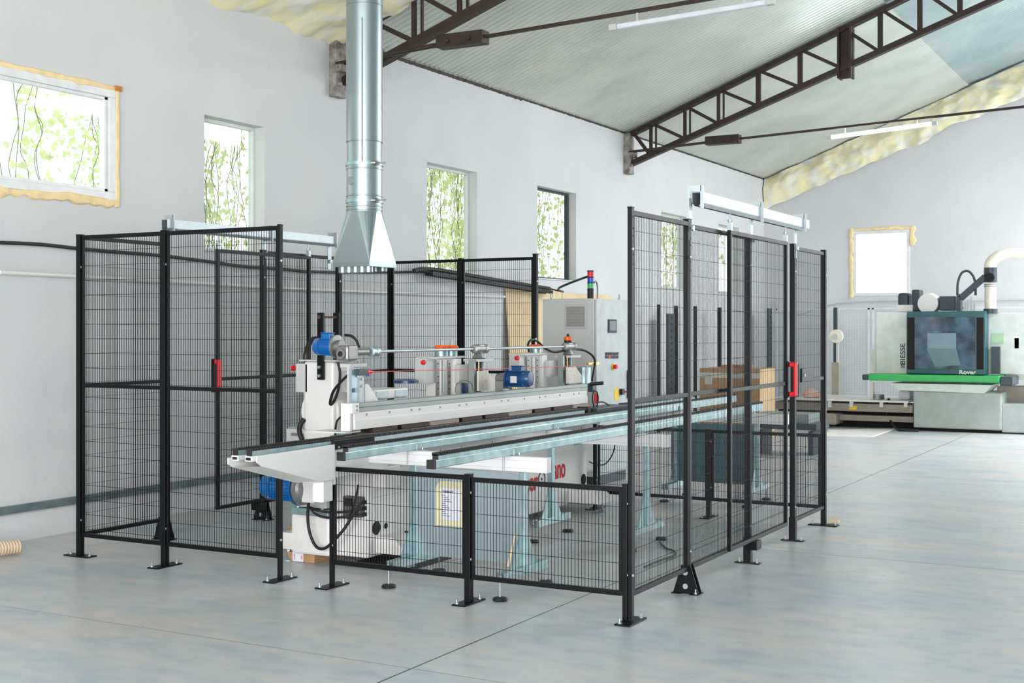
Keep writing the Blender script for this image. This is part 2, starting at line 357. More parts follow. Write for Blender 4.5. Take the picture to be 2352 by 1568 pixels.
# ---- windows
def foam_strip(mb, p0, p1, w, th, nrm, seed):
    # bumpy extruded foam bead from p0 to p1 on a wall; w = mean width, nrm 'X' or 'Y'
    p0 = Vector(p0); p1 = Vector(p1); n = max(8, int((p1-p0).length/0.03)); d = (p1-p0).normalized()
    out = Vector((1, 0, 0)) if nrm == 'X' else Vector((0, -1, 0)); side = d.cross(out)
    rings = []
    for i in range(n+1):
        p = p0.lerp(p1, i/n); k = noise.noise(Vector((i*0.13+seed*7.3, seed, 0.3))); k2 = noise.noise(Vector((i*0.3+seed*3.1, 9.1, seed)))
        a = w*(0.5+0.35*k); b = w*(0.5+0.55*k2); t = th*(0.8+0.5*k)
        rings.append([p-side*a, p-side*a*0.7+out*t*0.8, p+out*t, p+side*b*0.7+out*t*0.8, p+side*b])
    o = len(mb.v); vs = [q for r in rings for q in r]
    mb.add(vs, [(5*i+j, 5*i+j+1, 5*i+5+j+1, 5*i+5+j) for i in range(n) for j in range(4)], True)
    mb.add(rings[0], [(0, 1, 2, 3, 4)]); mb.add(rings[-1], [(0, 1, 2, 3, 4)])
def window_left(k, a, b, z0, z1, flush):
    fr = MB(); w = 0.055
    if flush:  # plastic frame set flush with the plaster
        xf = XW+0.012; a2 = a; b2 = b; fw = 0.065
        for q in ((a2, b2, z0, z0+fw), (a2, b2, z1-fw, z1), (a2, a2+fw, z0+fw, z1-fw), (b2-fw, b2, z0+fw, z1-fw)): fr.box(xf-0.075, xf, q[0], q[1], q[2], q[3])
        root = struct(fr.build('window_%d' % k, M_steelw, bevel=0.004))
        g = MB(); s = MB(); i0 = fw
        for q in ((a+i0, b-i0, z0+i0, z0+i0+.025), (a+i0, b-i0, z1-i0-.025, z1-i0), (a+i0, a+i0+.035, z0+i0, z1-i0), (b-i0-.035, b-i0, z0+i0, z1-i0)): s.box(xf-0.07, xf-0.02, *q)
        s.build('sash', M_steelw, root, bevel=0.003)
        g.box(xf-0.05, xf-0.044, a+i0+0.02, b-i0-0.02, z0+i0+.02, z1-i0-.02).build('pane', M_glass, root)
        f = MB(); foam_strip(f, (XW+0.002, a-0.02, z1+0.012), (XW+0.002, b+0.02, z1+0.012), 0.05, 0.022, 'X', 1); foam_strip(f, (XW+0.002, a-0.02, z0-0.02), (XW+0.002, b+0.02, z0-0.02), 0.07, 0.024, 'X', 2)
        foam_strip(f, (XW+0.002, b+0.018, z0-0.05), (XW+0.002, b+0.018, z1+0.03), 0.04, 0.022, 'X', 3); f.build('sealing_foam', M_foamo, root, label='orange-yellow expanding foam bead')
        B(XW, XW+0.03, b-0.01, b+0.05, z1-0.005, z1+0.035).build('wedge', mat('wooden_wedge', (196, 132, 62), 0.7), root)
    else:
        xo = XW-0.11; fw = 0.03; dark = k == 4
        for q in ((a, b, z0, z0+fw), (a, b, z1-fw, z1), (a, a+fw, z0+fw, z1-fw), (b-fw, b, z0+fw, z1-fw)): fr.box(xo-0.06, xo, *q)
        root = struct(fr.build('window_%d' % k, M_anth if dark else M_steelw, bevel=0.004))
        B(xo-0.035, xo-0.03, a+fw, b-fw, z0+fw, z1-fw).build('pane', M_glass, root)
        sl = B(xo-0.0, XW+0.02, a, b, z0-0.012, z0+0.004).build('sill', M_plaster, root)
for k, w in enumerate(WIN): window_left(k+1, *w, flush=(k == 0))
fr = MB(); fw = 0.06
for q in ((fx0, fx1, fz0, fz0+fw), (fx0, fx1, fz1-fw, fz1), (fx0, fx0+fw, fz0+fw, fz1-fw), (fx1-fw, fx1, fz0+fw, fz1-fw)): fr.box(q[0], q[1], YF-0.01, YF+0.06, q[2], q[3])
root = struct(fr.build('window_7', M_steelw, bevel=0.004)); B(fx0+fw, fx1-fw, YF+0.03, YF+0.035, fz0+fw, fz1-fw).build('pane', M_glass, root)
f = MB(); foam_strip(f, (fx0-.03, YF-0.002, fz1+.02), (fx1+.06, YF-0.002, fz1+.03), 0.06, 0.03, 'Y', 4); foam_strip(f, (fx0-.03, YF-0.002, fz0-.03), (fx0-.03, YF-0.002, fz1+.05), 0.07, 0.03, 'Y', 5); foam_strip(f, (fx1+.04, YF-0.002, fz1-.3), (fx1+.05, YF-0.002, fz1+.05), 0.09, 0.03, 'Y', 6)
f.build('sealing_foam', M_foamo, root, label='pale orange expanding foam bead')
# ---- ivy outside the left windows
def ivy(a, b, z0, z1, n, depth, label, seed, sz=0.05, thr=-0.25):
    rnd = random.Random(seed); mb = MB(); x0 = XW-T-0.06
    root = tag(thing('ivy_curtain', label, 'ivy', (x0, (a+b)/2, z0)), label, 'ivy', 'ivy outside the windows', 'stuff')
    st = MB()
    for i in range(int(10+n/60)):
        y = rnd.uniform(a-.3, b+.3); x = x0-rnd.uniform(0, depth); pts = []; z = z1+0.5
        while z > z0-0.3: pts.append((x, y, z)); y += rnd.uniform(-.09, .09); z -= rnd.uniform(.12, .25)
        st.tube(pts, 0.004, 4)
    st.build('stems', M_stem, root)
    for i in range(n):
        x = x0-rnd.random()*depth; y = rnd.uniform(a-.5-depth*0.5, b+.2); z = rnd.uniform(z0-.2, z1+.5+depth*0.3)
        if noise.noise(Vector((y*1.7+seed, z*1.7, x))) < thr: continue
        r = sz*rnd.uniform(.5, 1.2); e = Matrix.Rotation(rnd.uniform(-.9, .9), 3, 'Y') @ Matrix.Rotation(rnd.uniform(-.9, .9), 3, 'Z') @ Matrix.Rotation(rnd.uniform(0, 6.28), 3, 'X')
        sh = [(0, 0, -r), (0, r*.75, -r*.3), (0, r*.5, r*.25), (0, 0, r*1.1), (0, -r*.5, r*.25), (0, -r*.75, -r*.3)]
        mb.add([e @ Vector(q)+Vector((x, y, z)) for q in sh], [(0, 1, 2, 3, 4, 5)])
    o = mb.build('leaves', M_leaf, root); o['kind'] = 'stuff'
ivy(*WIN[0], 420, 0.9, 'sparse pale green leaves and twigs outside the wide foam-edged window', 3, 0.045, -0.02)
ivy(*WIN[1], 4200, 1.0, 'dense green ivy hanging outside the narrow window left of the steel duct', 4, 0.034)
ivy(*WIN[2], 4200, 1.2, 'yellow-green ivy outside the window just right of the steel duct', 5, 0.04)
ivy(*WIN[3], 4200, 1.2, 'green ivy outside the dark-framed window above the electrical cabinet', 6, 0.042)
ivy(*WIN[4], 1500, 1.2, 'green ivy outside the window seen through the right-hand fence', 8, 0.055)
ivy(*WIN[5], 900, 1.0, 'green ivy outside the last window before the far corner', 9, 0.055)
# ---- spray foam: first roof bay and along the far gable
def bumpy(name, m, fn, nu, nv, amp, sc, nrm, label, cat):
    vs = []; fs = []
    for i in range(nu+1):
        for j in range(nv+1):
            p = Vector(fn(i/nu, j/nv)); h = noise.fractal(p*sc, 1.0, 2.0, 4)*amp; vs.append(p+Vector(nrm)*h)
    fs = [(i*(nv+1)+j, i*(nv+1)+j+1, (i+1)*(nv+1)+j+1, (i+1)*(nv+1)+j) for i in range(nu) for j in range(nv)]
    return tag(MB().add(vs, fs, True).build(name, m), label, cat)
bumpy('spray_foam', M_foam, lambda u, v: (XW+v*4.6, 5.5+u*4.83, roofz(XW+v*4.6)-0.075-0.03*math.sin(u*14+v*3)), 130, 110, 0.06, 2.2, (0, 0, 1), 'lumpy yellow spray foam under the roof sheets left of the duct', 'insulation')
bumpy('spray_foam', M_foam, lambda u, v: (XW+0.02+u*7.5, YF-0.05-0.05*math.sin(v*PI), roofz(XW+u*7.5)-0.01-v*(0.6+0.10*noise.noise(Vector((u*14, 0, 1)))-0.02*u)), 170, 24, 0.09, 2.6, (0, -1, 0), 'yellow-white spray foam band sealing the far wall to the sloping roof', 'insulation')
# remains of the steel brackets in the wall under each truss
for Yt, lab in ((10.3, 'rusty steel bracket stub in the wall beside the duct'), (17.47, 'grey steel bracket plate in the wall under the far truss end')):
    t = thing('truss_bracket', lab, 'bracket', (XW, Yt, 3.9), 'truss brackets in the wall'); m_ = mat('weathered_bracket', (178, 174, 170), 0.8, 0.1, 0.3, 10, bump=0.5, rgb2=(112, 104, 98))
    B(XW-0.02, XW+0.09, Yt-0.09, Yt+0.09, 3.86, 4.46).build('plate', m_, t)
    mb = MB(); mb.cyl((XW+.09, Yt-.05, 4.36), (XW+.12, Yt-.05, 4.36), .022).cyl((XW+.09, Yt-.05, 3.98), (XW+.12, Yt-.05, 3.98), .022).cyl((XW+.09, Yt+.05, 4.12), (XW+.12, Yt+.05, 4.12), .022); mb.build_each('bolt', m_, t)
    B(XW+.09, XW+.16, Yt-.11, Yt+.06, 4.1, 4.2).build('cleat', m_, t)
# ---- trusses
XV = [onY(px, 300, 17.5)[0] for px in (1497, 1575, 1652, 1742, 1838)]; XP = onY(1935, 120, 17.5)[0]; XV2 = [onY(px, 100, 17.5)[0] for px in (2022, 2113, 2205, 2300)]
XV2 += [XV2[-1]+.55, XV2[-1]+1.1]
def zb(x): return 3.99+.352*(x-XW)
def zt(x): return ZE-.045+SL*(x-XW)
def truss(Y, lab):
    t = thing('roof_truss', lab, 'truss', (XW, Y, 4.0), 'roof trusses'); xe = 0.5
    mb = MB()
    mb.bar((XW+.05, Y-.035, zt(XW+.05)), (xe, Y-.035, zt(xe)), .05, .06).bar((XW+.05, Y+.035, zt(XW+.05)), (xe, Y+.035, zt(xe)), .05, .06); mb.build('top_chord', M_rust, t)
    MB().bar((XW+.05, Y, zb(XW+.05)), (xe, Y, zb(xe)), .11, .075).build('bottom_chord', M_rust, t)
    xs = XV+[XP]+XV2
    for i, x in enumerate(xs):
        if x == XP: continue
        if i < 3: MB().bar((x, Y-.03, zb(x)), (x, Y-.03, zt(x)), .045, .03).bar((x+.06, Y+.02, zb(x)), (x+.06, Y+.02, zt(x)), .022, .03).build('vertical', M_rust, t)
        else: MB().bar((x, Y, zb(x)), (x, Y, zt(x)), .065, .05).build('vertical', M_rust, t)
    st = [XW+.08]+xs[:-1]
    for i, x in enumerate(st):
        x1 = xs[i]; MB().bar((x+.05, Y, zt(x)-.01), (x1-.05, Y, zb(x1)+.03), .045, .045).build('diagonal', M_rust, t)
    MB().box(XP-.05, XP-.02, Y-.1, Y+.1, zb(XP)-.14, zt(XP)+.02).box(XP+.11, XP+.14, Y-.1, Y+.1, zb(XP)-.14, zt(XP)+.02).box(XP-.05, XP+.14, Y-.012, Y+.012, zb(XP)-.14, zt(XP)+.02).build('splice_plate', M_rust, t)
    # tie rod with its clamp
    za = lambda x: 4.175+.036*(x-XW); z0 = lambda x: za(x)
    mb = MB(); mb.bar((XW+.1, Y-.10, za(XW)), (-6.32, Y-.16, za(-6.32)), .024); mb.bar((XW+.1, Y-.16, za(XW)-.0), (-6.32, Y-.22, za(-6.32)), .024); mb.build('tie_rod', M_rust, t)
    MB().bar((-6.0, Y-.19, za(-6.0)), (0.5, Y-.19, za(0.5)), .032, .03).build('tie_bar', M_rust, t)
    MB().box(-6.38, -5.88, Y-.26, Y-.12, za(-6.1)-.055, za(-6.1)+.065).cyl((-6.25, Y-.28, za(-6.2)), (-6.25, Y-.1, za(-6.2)), .022).cyl((-6.02, Y-.28, za(-6.2)), (-6.02, Y-.1, za(-6.2)), .022).build('turnbuckle', M_rust, t, bevel=.006)
    return za
za = truss(10.35, 'brown steel lattice truss rising behind the duct, nearest to the camera')
truss(17.5, 'brown steel lattice truss farther back, seen whole under the roof')
# tube lamps under the tie bars
def lamp(xa, xb, Y, z_a, z_b, lit, lab):
    t = thing('tube_lamp', lab, 'lamp', (xa, Y, z_a), 'tube lamps under the tie bars'); d = Vector((xb-xa, 0, z_b-z_a)).normalized()
    MB().bar((xa, Y, z_a), (xb, Y, z_b), .055, .045).build('diffuser', M_lamp_on if lit else M_lamp_off, t, bevel=.012)
    for p in ((xa, z_a, -1), (xb, z_b, 1)): MB().bar((p[0]-d.x*.03*0, Y, p[1]), (p[0]+p[2]*.07, Y, p[1]+p[2]*.07*d.z), .058, .05).build('end_cap', M_grey, t)
    for k in (.14, .86):
        x = xa+(xb-xa)*k; z = z_a+(z_b-z_a)*k; MB().bar((x, Y, z), (x, Y, za(x)), .012).build('hanger', M_grey, t)
a = onY(1418, 62, 10.16); b = onY(1760, 6, 10.16); lamp(a[0], b[0], 10.16, a[1], b[1], False, 'unlit tube lamp hung under the near tie bar')
a = onY(1910, 315, 17.31); b = onY(2140, 284, 17.31); lamp(a[0], b[0], 17.31, a[1], b[1], True, 'glowing tube lamp hung under the far tie bar')

# ---- wall fittings: cable, pipe, steel strip
def wall_pts(L, X): return [(X,)+onX(px, py, X) for px, py in L]
c = [(0, 557), (90, 561), (183, 571), (250, 577), (372, 587), (420, 593), (490, 602), (560, 612), (640, 617), (700, 623), (760, 625), (830, 625), (900, 625), (975, 625), (1010, 628)]
tag(MB().tube(wall_pts(c, XW+.03), .014, 8).build('cable_bundle', M_rubber), 'thick black cable running along the white wall behind the left fence', 'cable')
t = thing('cable_tray', 'black perforated cable tray sloping down towards the electrical cabinet', 'cable tray', (XW+.1, 12, 2.0))
p0 = (XW+.12,)+onX(985, 624, XW+.12); p1 = (XW+.12,)+onX(1262, 668, XW+.12)
MB().bar(p0, p1, .10, .012).bar((p0[0]-.05, p0[1], p0[2]-.02), (p1[0]-.05, p1[1], p1[2]-.02), .008, .04).bar((p0[0]+.05, p0[1], p0[2]-.02), (p1[0]+.05, p1[1], p1[2]-.02), .008, .04).build('tray', M_rubber, t)
MB().tube([(p0[0], p0[1]-.3, p0[2]+.0), (p0[0], p0[1]+.1, p0[2]+.03), ((p0[0]+p1[0])/2, (p0[1]+p1[1])/2, (p0[2]+p1[2])/2+.03), (p1[0], p1[1], p1[2]+.03)], .024, 8).build('cable', M_rubber, t)
tag(MB().tube(wall_pts([(0, 625), (180, 634), (450, 649), (700, 664), (900, 672), (1160, 681)], XW+.03), .017, 8).build('white_conduit', M_white), 'white conduit running low along the left wall under the black cable', 'pipe')
m_ = mat('zinc_strip', (130, 152, 156), 0.4, 0.6, 0.2, 6)
tag(MB().box(XW, XW+.035, 3.0, 11.5, .215, .272).build('steel_strip', m_), 'galvanised steel strip screwed low along the left wall', 'strip')
# plywood boards leaning on the wall
def board(px0, px1, pt, lab, lean, m, y1=None):
    ya, z = onX(px0, pt, XW+.03); yb_ = onX(px1, pt, XW+.03)[0]
    o = MB().add([(XW+.01, ya, z), (XW+.028, ya, z), (XW+.028, yb_, z), (XW+.01, yb_, z), (XW+.01+lean, ya, 0.0), (XW+.028+lean, ya, 0), (XW+.028+lean, yb_, 0), (XW+.01+lean, yb_, 0)], [(0, 1, 2, 3), (4, 7, 6, 5), (0, 4, 5, 1), (1, 5, 6, 2), (2, 6, 7, 3), (3, 7, 4, 0)])
    return tag(o.build('plywood_sheet', m), lab, 'board', 'plywood sheets leaning on the wall')
board(1162, 1290, 658, 'raw plywood sheet leaning on the wall behind the rear fence', .16, M_ply)
board(1292, 1405, 672, 'raw plywood sheet leaning on the wall behind the electrical cabinet', .12, M_ply)

# ================================================================ SPIRAL DUCT WITH HOOD
dx, dy = -5.20, 7.30; R0 = .124
t = thing('extraction_duct', 'round galvanised extraction duct hanging from the roof and ending in a flared hood', 'duct', (dx, dy, 2.0))
zz = lambda py: CAMH-(py-HYP)*8.9/FPX
MB().cyl((dx, dy, zz(328)), (dx, dy, roofz(dx)+.05), R0+.002, n=48, cap=False).build('upper_pipe', M_duct, t)
MB().cyl((dx, dy, zz(378)), (dx, dy, zz(328)), R0-.003, n=48, cap=False).build('middle_pipe', M_duct, t)
MB().cyl((dx, dy, zz(487)), (dx, dy, zz(378)), R0+.001, n=48, cap=False).build('lower_pipe', M_duct, t)
for py, r in ((14, .005), (326, .004), (389, .005), (451, .005), (475, .006), (483, .004)):
    MB().lathe([(R0, -.006), (R0+r, -.003), (R0+r, .003), (R0, .006)], (dx, dy, zz(py)), n=48).build('seam_ring', M_duct, t)
for py in (378, 463):
    cl = MB().lathe([(R0, -.012), (R0+.008, -.012), (R0+.008, .012), (R0, .012)], (dx, dy, zz(py)), n=48).build('clamp_band', M_galv, t)
    MB().box(dx+.085, dx+.15, dy-.05+.0, dy-.03, zz(py)-.014, zz(py)+.014).cyl((dx+.06, dy-.075, zz(py)), (dx+.19, dy-.015, zz(py)), .006).cyl((dx+.10, dy-.065, zz(py)), (dx+.13, dy-.05, zz(py)), .014).build('clamp_screw', M_cast, cl)
B(dx+.06, dx+.065, dy-.12, dy-.11, zz(378), zz(50)).build('rivet_seam', M_galvb, t)
MB().cyl((dx-.03, dy-.128, zz(418)), (dx-.03, dy-.119, zz(418)), .028, n=24).build('inspection_cap', M_duct, t)
# transition: circle to rectangle
zb0 = zz(604); zt0 = zz(487); hx0, hx1 = -5.36, -5.045; hy0, hy1 = dy-.14, dy+.14
hx0, hx1, hy0, hy1 = dx-.155, dx+.155, dy-.16, dy+.16
cs = [(hx0, hy0), (hx1, hy0), (hx1, hy1), (hx0, hy1)]; cir = []; n = 32
for i in range(n): a = -3*PI/4+2*PI*i/n; cir.append((dx+R0*math.cos(a), dy+R0*math.sin(a), zt0))
vs = cir+[(x, y, zb0) for x, y in cs]; fs = []
for k in range(4):
    i0 = k*8; c0 = n+k; c1 = n+(k+1) % 4
    for i in range(4): fs.append((i0+i, i0+i+1, c0))
    fs.append((i0+4, c1, c0))
    for i in range(4, 8): fs.append((i0+i, (i0+i+1) % n, c1))
mb = MB().add(vs, fs); mb.build('hood', M_duct, t)
hb = MB().box(hx0, hx1, hy0, hy1, zb0-.03, zb0+.001).build('hood_rim', M_duct, t)
for k in range(5):
    MB().lathe([(.026, -.075), (.030, -.07), (.030, -.03), (.028, -.028)], (hx0+.04+k*.055+.01, hy0+.05, zb0), n=20).build('spigot', M_duct, t)
for k in range(4): MB().lathe([(.026, -.06), (.030, -.055), (.030, -.03), (.028, -.028)], (hx0+.06+k*.06, hy1-.06, zb0), n=20).build('spigot', M_duct, t)

# ================================================================ SAFETY FENCE
PW = .04; FT = .022; ZB = .135; HT = 2.2; HL = .728
def mesh_wires(ax, u0, u1, c, z0, z1, pitch=.0212, r=.00135, hp=.1):
    mb = MB(); n = max(2, round((u1-u0)/pitch)); 
    def P(u, z, o): return (u, c+o, z) if ax == 'X' else (c+o, u, z)
    def wire(a, b, w):
        mb.bar(P(*a), P(*b), w, w)
    for i in range(1, n):
        u = u0+(u1-u0)*i/n; mb.bar(P(u, z0, 0), P(u, z1, 0), r*2, r*2, up=(1, 0, 0) if ax == 'Y' else (0, 1, 0))
    k = 1
    while z1-k*hp > z0+.02: mb.bar(P(u0, z1-k*hp, -.0035), P(u1, z1-k*hp, -.0035), r*2, r*2); k += 1
    return mb
def panel(ax, u0, u1, c, h, lab, z0=ZB, mid=True, name='mesh_panel', cat='fence panel', fw=.016, d=.022, group=None):
    g = .5*PW; a, b = u0, u1
    loc = ((a+b)/2, c, z0) if ax == 'X' else (c, (a+b)/2, z0)
    t = thing(name, lab, cat, loc, 'black mesh panels of the cage' if name == 'mesh_panel' else 'sliding gates of the cage')
    def bx(ua, ub, za_, zb_): return (ua, ub, c-d/2, c+d/2, za_, zb_) if ax == 'X' else (c-d/2, c+d/2, ua, ub, za_, zb_)
    fr = MB()
    for q in ((a, b, h-.03, h-.003), (a, b, z0, z0+.027), (a, a+fw, z0+.027, h-.03), (b-fw, b, z0+.027, h-.03)): fr.box(*bx(*q))
    fr.build('frame', M_black, t, bevel=.002)
    if mid: MB().box(*bx(a+fw, b-fw, 1.158, 1.183)).build('mid_rail', M_black, t, bevel=.002)
    mesh_wires(ax, a+fw, b-fw, c+.002, z0+.01, h-.01, *((.0225, .00105) if ax == 'Y' else (.0205, .00135))).build('wire_mesh', M_wire, t)
    return t
def anchor(mb, x, y): mb.cyl((x, y, .006), (x, y, .014), .011, n=6).cyl((x, y, .014), (x, y, .034), .005, n=8)
def post(x, y, h, lab, w=PW, dpt=PW, plate='Y', dots=None):
    t = thing('fence_post', lab, 'fence post', (x, y, 0), 'posts of the black cage')
    if plate != 'foot': MB().box(x-w/2, x+w/2, y-dpt/2, y+dpt/2, .006, h).build('tube', M_black, t, bevel=.003)
    else: MB().box(x-w/2, x+w/2, y-dpt/2, y+dpt/2, .0, h).build('tube', M_black, t, bevel=.003)
    if plate in 'XY':
        a, b = (.045, .115) if plate == 'Y' else (.115, .045)
        MB().box(x-a, x+a, y-b, y+b, 0, .008).build('base_plate', M_black, t, bevel=.002)
        mb = MB(); q = .09
        if plate == 'Y': anchor(mb, x-.025, y-q); anchor(mb, x+.02, y+q)
        else: anchor(mb, x-q, y); anchor(mb, x+q, y)
        mb.build_each('anchor_bolt', M_galvb, t)
    elif plate == 'foot':   # gusseted foot of a door post
        mb = MB()
        for sx in (-1, 1):
            Y0 = y+sx*(dpt/2+.003); mb.prism([(x-.078, .0), (x-.02, .0), (x-.015, .012), (x+.015, .012), (x+.02, .0), (x+.078, .0), (x+.078, .012), (x+.028, .17), (x-.028, .17), (x-.078, .012)], 'Y', Y0-.003, Y0+.003)
        mb.box(x-.085, x-.028, y-.045, y+.045, 0, .006).box(x+.028, x+.085, y-.045, y+.045, 0, .006)
        mb.build('gusset_foot', M_black, t)
        mb = MB()
        for zq in (.045, .125): mb.cyl((x-.002, y-dpt/2-.006, zq), (x-.002, y-dpt/2-.012, zq), .016, n=16)
        anchor(mb, x+.062, y-.03); anchor(mb, x-.062, y+.03); mb.build_each('anchor_bolt', M_galvb, t)
    elif plate == 'sleeve':
        MB().box(x-w/2-.005, x+w/2+.005, y-dpt/2-.005, y+dpt/2+.005, 0, .175).box(x-.085, x-w/2, y-.03, y+.03, 0, .006).box(x+w/2, x+.085, y-.03, y+.03, 0, .006).build('foot_sleeve', M_black, t, bevel=.002)
        mb = MB(); anchor(mb, x-.06, y); anchor(mb, x+.06, y); mb.build_each('anchor_bolt', M_galvb, t)
    mb = MB(); holes = MB()
    for z in (.25, HT-.22 if h > 1 else h-.1): mb.cyl((x+w/2, y-dpt/4, z), (x+w/2+.006, y-dpt/4, z), .008, n=10)
    mb.build_each('fixing_screw', M_galvb, t)
    for z in [h-.05, h-.11, h-.15, h-.25, h-.3]: holes.cyl((x+w/2-.001, y+.004, z), (x+w/2+.0006, y+.004, z), .006, n=12)
    holes.build('punched_holes', M_dark, t)
    B(x-w/2-.001, x+w/2+.001, y-dpt/2-.001, y+dpt/2+.001, h-.001, h+.005).build('cap', M_black, t)
    return t
YA = 6.25; XRt = -2.735; XLt = -6.83
p = .022
post(XLt, YA, HT, 'black fence post at the far left corner of the cage', plate='X')
post(-6.05, YA, HT, 'black fence post between the two tall front panels on the left')
post(-5.09, YA, HT, 'thin tall black post ending the left front fence beside the blue motor', w=.022, dpt=.03)
post(-4.69, YA, HL, 'thin short black post starting the low front fence, by the white machine base', w=.022, dpt=.03)
post(-3.728, YA, HL, 'short black post in the middle of the low front fence')
post(XRt+.008, YA, HT, 'tall black corner post nearest to the camera', w=.026, dpt=.032)
MB
panel('X', XLt+p, -6.05-p, YA, HT, 'tall black mesh panel at the left end of the front fence')
panel('X', -6.05+p, -5.09-.012, YA, HT, 'tall black mesh panel in front of the blue motor on the left')
panel('X', -4.69+.012, -3.728-p, YA, HL, 'low black mesh panel in front of the white machine base', mid=False)
panel('X', -3.728+p, XRt-.042, YA, HL-.01, 'low black mesh panel joining the near corner post', mid=False)
post(XRt-.021, YA, HL, 'short black half post fixed to the near corner post', w=.028, dpt=.034, plate='N')
# right side
post(XRt, 7.10, HT, 'black post with gusseted foot holding the near end of the sliding rail', plate='foot')
post(XRt, 8.21, HT-.03, 'black post with sleeved foot seen through the right sliding gate', plate='sleeve')
post(XRt, 9.24, HT-.02, 'black lock post with red-handled gate closing against it', plate='sleeve')
post(XRt-.0, 10.08, HT-.02, 'black fence post at the far right corner of the cage', plate='X')
panel('Y', YA+.018, 7.10-p, XRt+.006, HT-.01, 'tall black mesh panel joining the near corner post on the right side')
panel('Y', 7.10+p, 8.21-p, XRt, HT-.02, 'tall black mesh panel fixed behind the right sliding gate')
panel('Y', 9.24+p, 10.08-p, XRt, HT-.03, 'narrow tall black mesh panel at the far end of the right side')
# far low fence
post(-3.684, 10.05, HL, 'short black post of the low fence at the far side')
panel('X', -3.684+p, XRt-.024, 10.07, HL, 'low black mesh panel at the far side joining the far right post', mid=False)
panel('X', -4.70, -3.684-p, 10.07, HL, 'low black mesh panel at the far side beyond the rails', mid=False)
xq, _ = flr(1389, 1168); post(-4.73, 10.07, HL, 'short black post of the far low fence next to the white base', w=.03, dpt=.03)
# left side
post(XLt, 7.05, HT, 'black post on the wall side holding the start of the left sliding rail', plate='foot')
post(XLt, 8.17, HT, 'black post with gusseted foot behind the open left sliding gate', plate='foot')
yc = onX(778, 600, XLt)[0]; yd = onX(897, 606, XLt)[0]
post(XLt, yc, HT, 'tall black post behind the hood at the end of the left rail')
post(XLt, yd, HT, 'black post at the rear left corner of the cage')
xm = onY(1059, 600, yd)[0]; xe = onY(1230, 595, yd)[0]
post(xm, yd, HT, 'tall black post in the middle of the rear fence')
post(xe, yd, HT+.02, 'tall black post ending the rear fence beside the electrical cabinet')
panel('Y', YA+p, 7.05-p, XLt, HT, 'tall black mesh panel next to the white wall at the left end')
panel('Y', 8.17+p, yc-p, XLt, HT, 'tall black mesh panel on the wall side behind the left gate')
panel('Y', yc+p, yd-p, XLt, HT, 'tall black mesh panel on the wall side behind the hood')
panel('X', XLt+p, xm-p, yd, HT, 'tall black mesh panel of the rear fence right of the duct')
panel('X', xm+p, xe-p, yd, HT, 'tall black mesh panel of the rear fence beside the cabinet')
# sliding gates with rails
def gate(X, side, y0, y1, hdl_y, rail0, rail1, posts, hangers, zr, lab1, lab2, top):
    xx = X+side*.05
    t = panel('Y', y0, y1, xx, top, lab1, z0=.16, name='sliding_gate', cat='gate', fw=.03, d=.026)
    h = MB(); hz = 1.2
    hx = xx+.014; h.box(hx-.002, hx+.012, hdl_y-.03, hdl_y+.03, hz-.13, hz+.13); 
    h.build('handle_plate', M_black, t, bevel=.004)
    r = MB(); r.box(hx+.011, hx+.062, hdl_y-.018, hdl_y+.018, hz+.088, hz+.122).box(hx+.011, hx+.062, hdl_y-.018, hdl_y+.018, hz-.122, hz-.088).box(hx+.044, hx+.068, hdl_y-.018, hdl_y+.018, hz-.122, hz+.122); r.build('handle', M_red, t, bevel=.008, label='red D-shaped handle')
    for yy in hangers:
        g = MB(); g.cyl((xx, yy, top), (xx, yy, zr-.03), .006, n=10).cyl((xx, yy, top+.05), (xx, yy, top+.065), .016, n=8).box(xx-.014, xx+.014, yy-.014, yy+.014, top-.005, top+.045); g.build('hanger_bolt', M_galvb, t)
    B(xx-.035, xx+.035, y0+.45, y0+.55, .10, .158).build('guide_shoe', M_black, t, bevel=.003)
    rr = thing('sliding_rail', lab2, 'rail', (xx, rail0, zr), 'overhead rails of the gates')
    mb = MB(); w = .03; mb.box(xx-w, xx+w, rail0, rail1, zr+.045, zr+.05).box(xx-w, xx-w+.004, rail0, rail1, zr-.015, zr+.045).box(xx+w-.004, xx+w, rail0, rail1, zr-.015, zr+.045)
    for s in (-1, 1): mb.bar((xx+s*(w-.002), rail0, zr-.015), (xx+s*(w-.002), rail1, zr-.015), .004, .004); mb.add([(xx+s*w, rail0, zr-.015), (xx+s*.012, rail0, zr-.035), (xx+s*.012, rail1, zr-.035), (xx+s*w, rail1, zr-.015)], [(0, 1, 2, 3)])
    mb.build('rail_profile', M_galvb, rr)
    for k, yy in enumerate(posts):
        q = MB(); q.box(xx-.055, xx+.05, yy-.004, yy+.0, zr-.05, zr+.085).box(xx-.055, xx+.05, yy+.03, yy+.034, zr-.05, zr+.085) if False else q.box(X-.004+side*.015, X+side*.015+.004, yy-.02, yy+.03, top-.10, zr+.01)
        q.box(xx-.05, xx+w+.004, yy+.0, yy+.006, zr+.05, zr+.085).box(xx-.05, xx-w, yy, yy+.006, zr-.05, zr+.05).box(xx+w, xx+w+.02, yy, yy+.006, zr-.05, zr+.085).cyl((X+side*.03, yy, top-.03), (X+side*.04, yy, top-.03), .018, n=14)
        q.build('bracket', M_galvb, rr)
    return t
y0 = onX(1674, 700, XRt+.05)[0]; y1 = onX(1806, 700, XRt+.05)[0]
ra = onX(1600, 460, XRt+.05); rb = onX(1850, 520, XRt+.05)
gate(XRt, 1, y0, y1, y1-.01, ra[0], rb[0], (7.10, 8.23, 9.24), (y0+.02, y1-.02), HT+.115, 'black mesh sliding gate with red handle, closed, on the right side', 'galvanised overhead rail carrying the right sliding gate', HT-.02)
lb = MB()
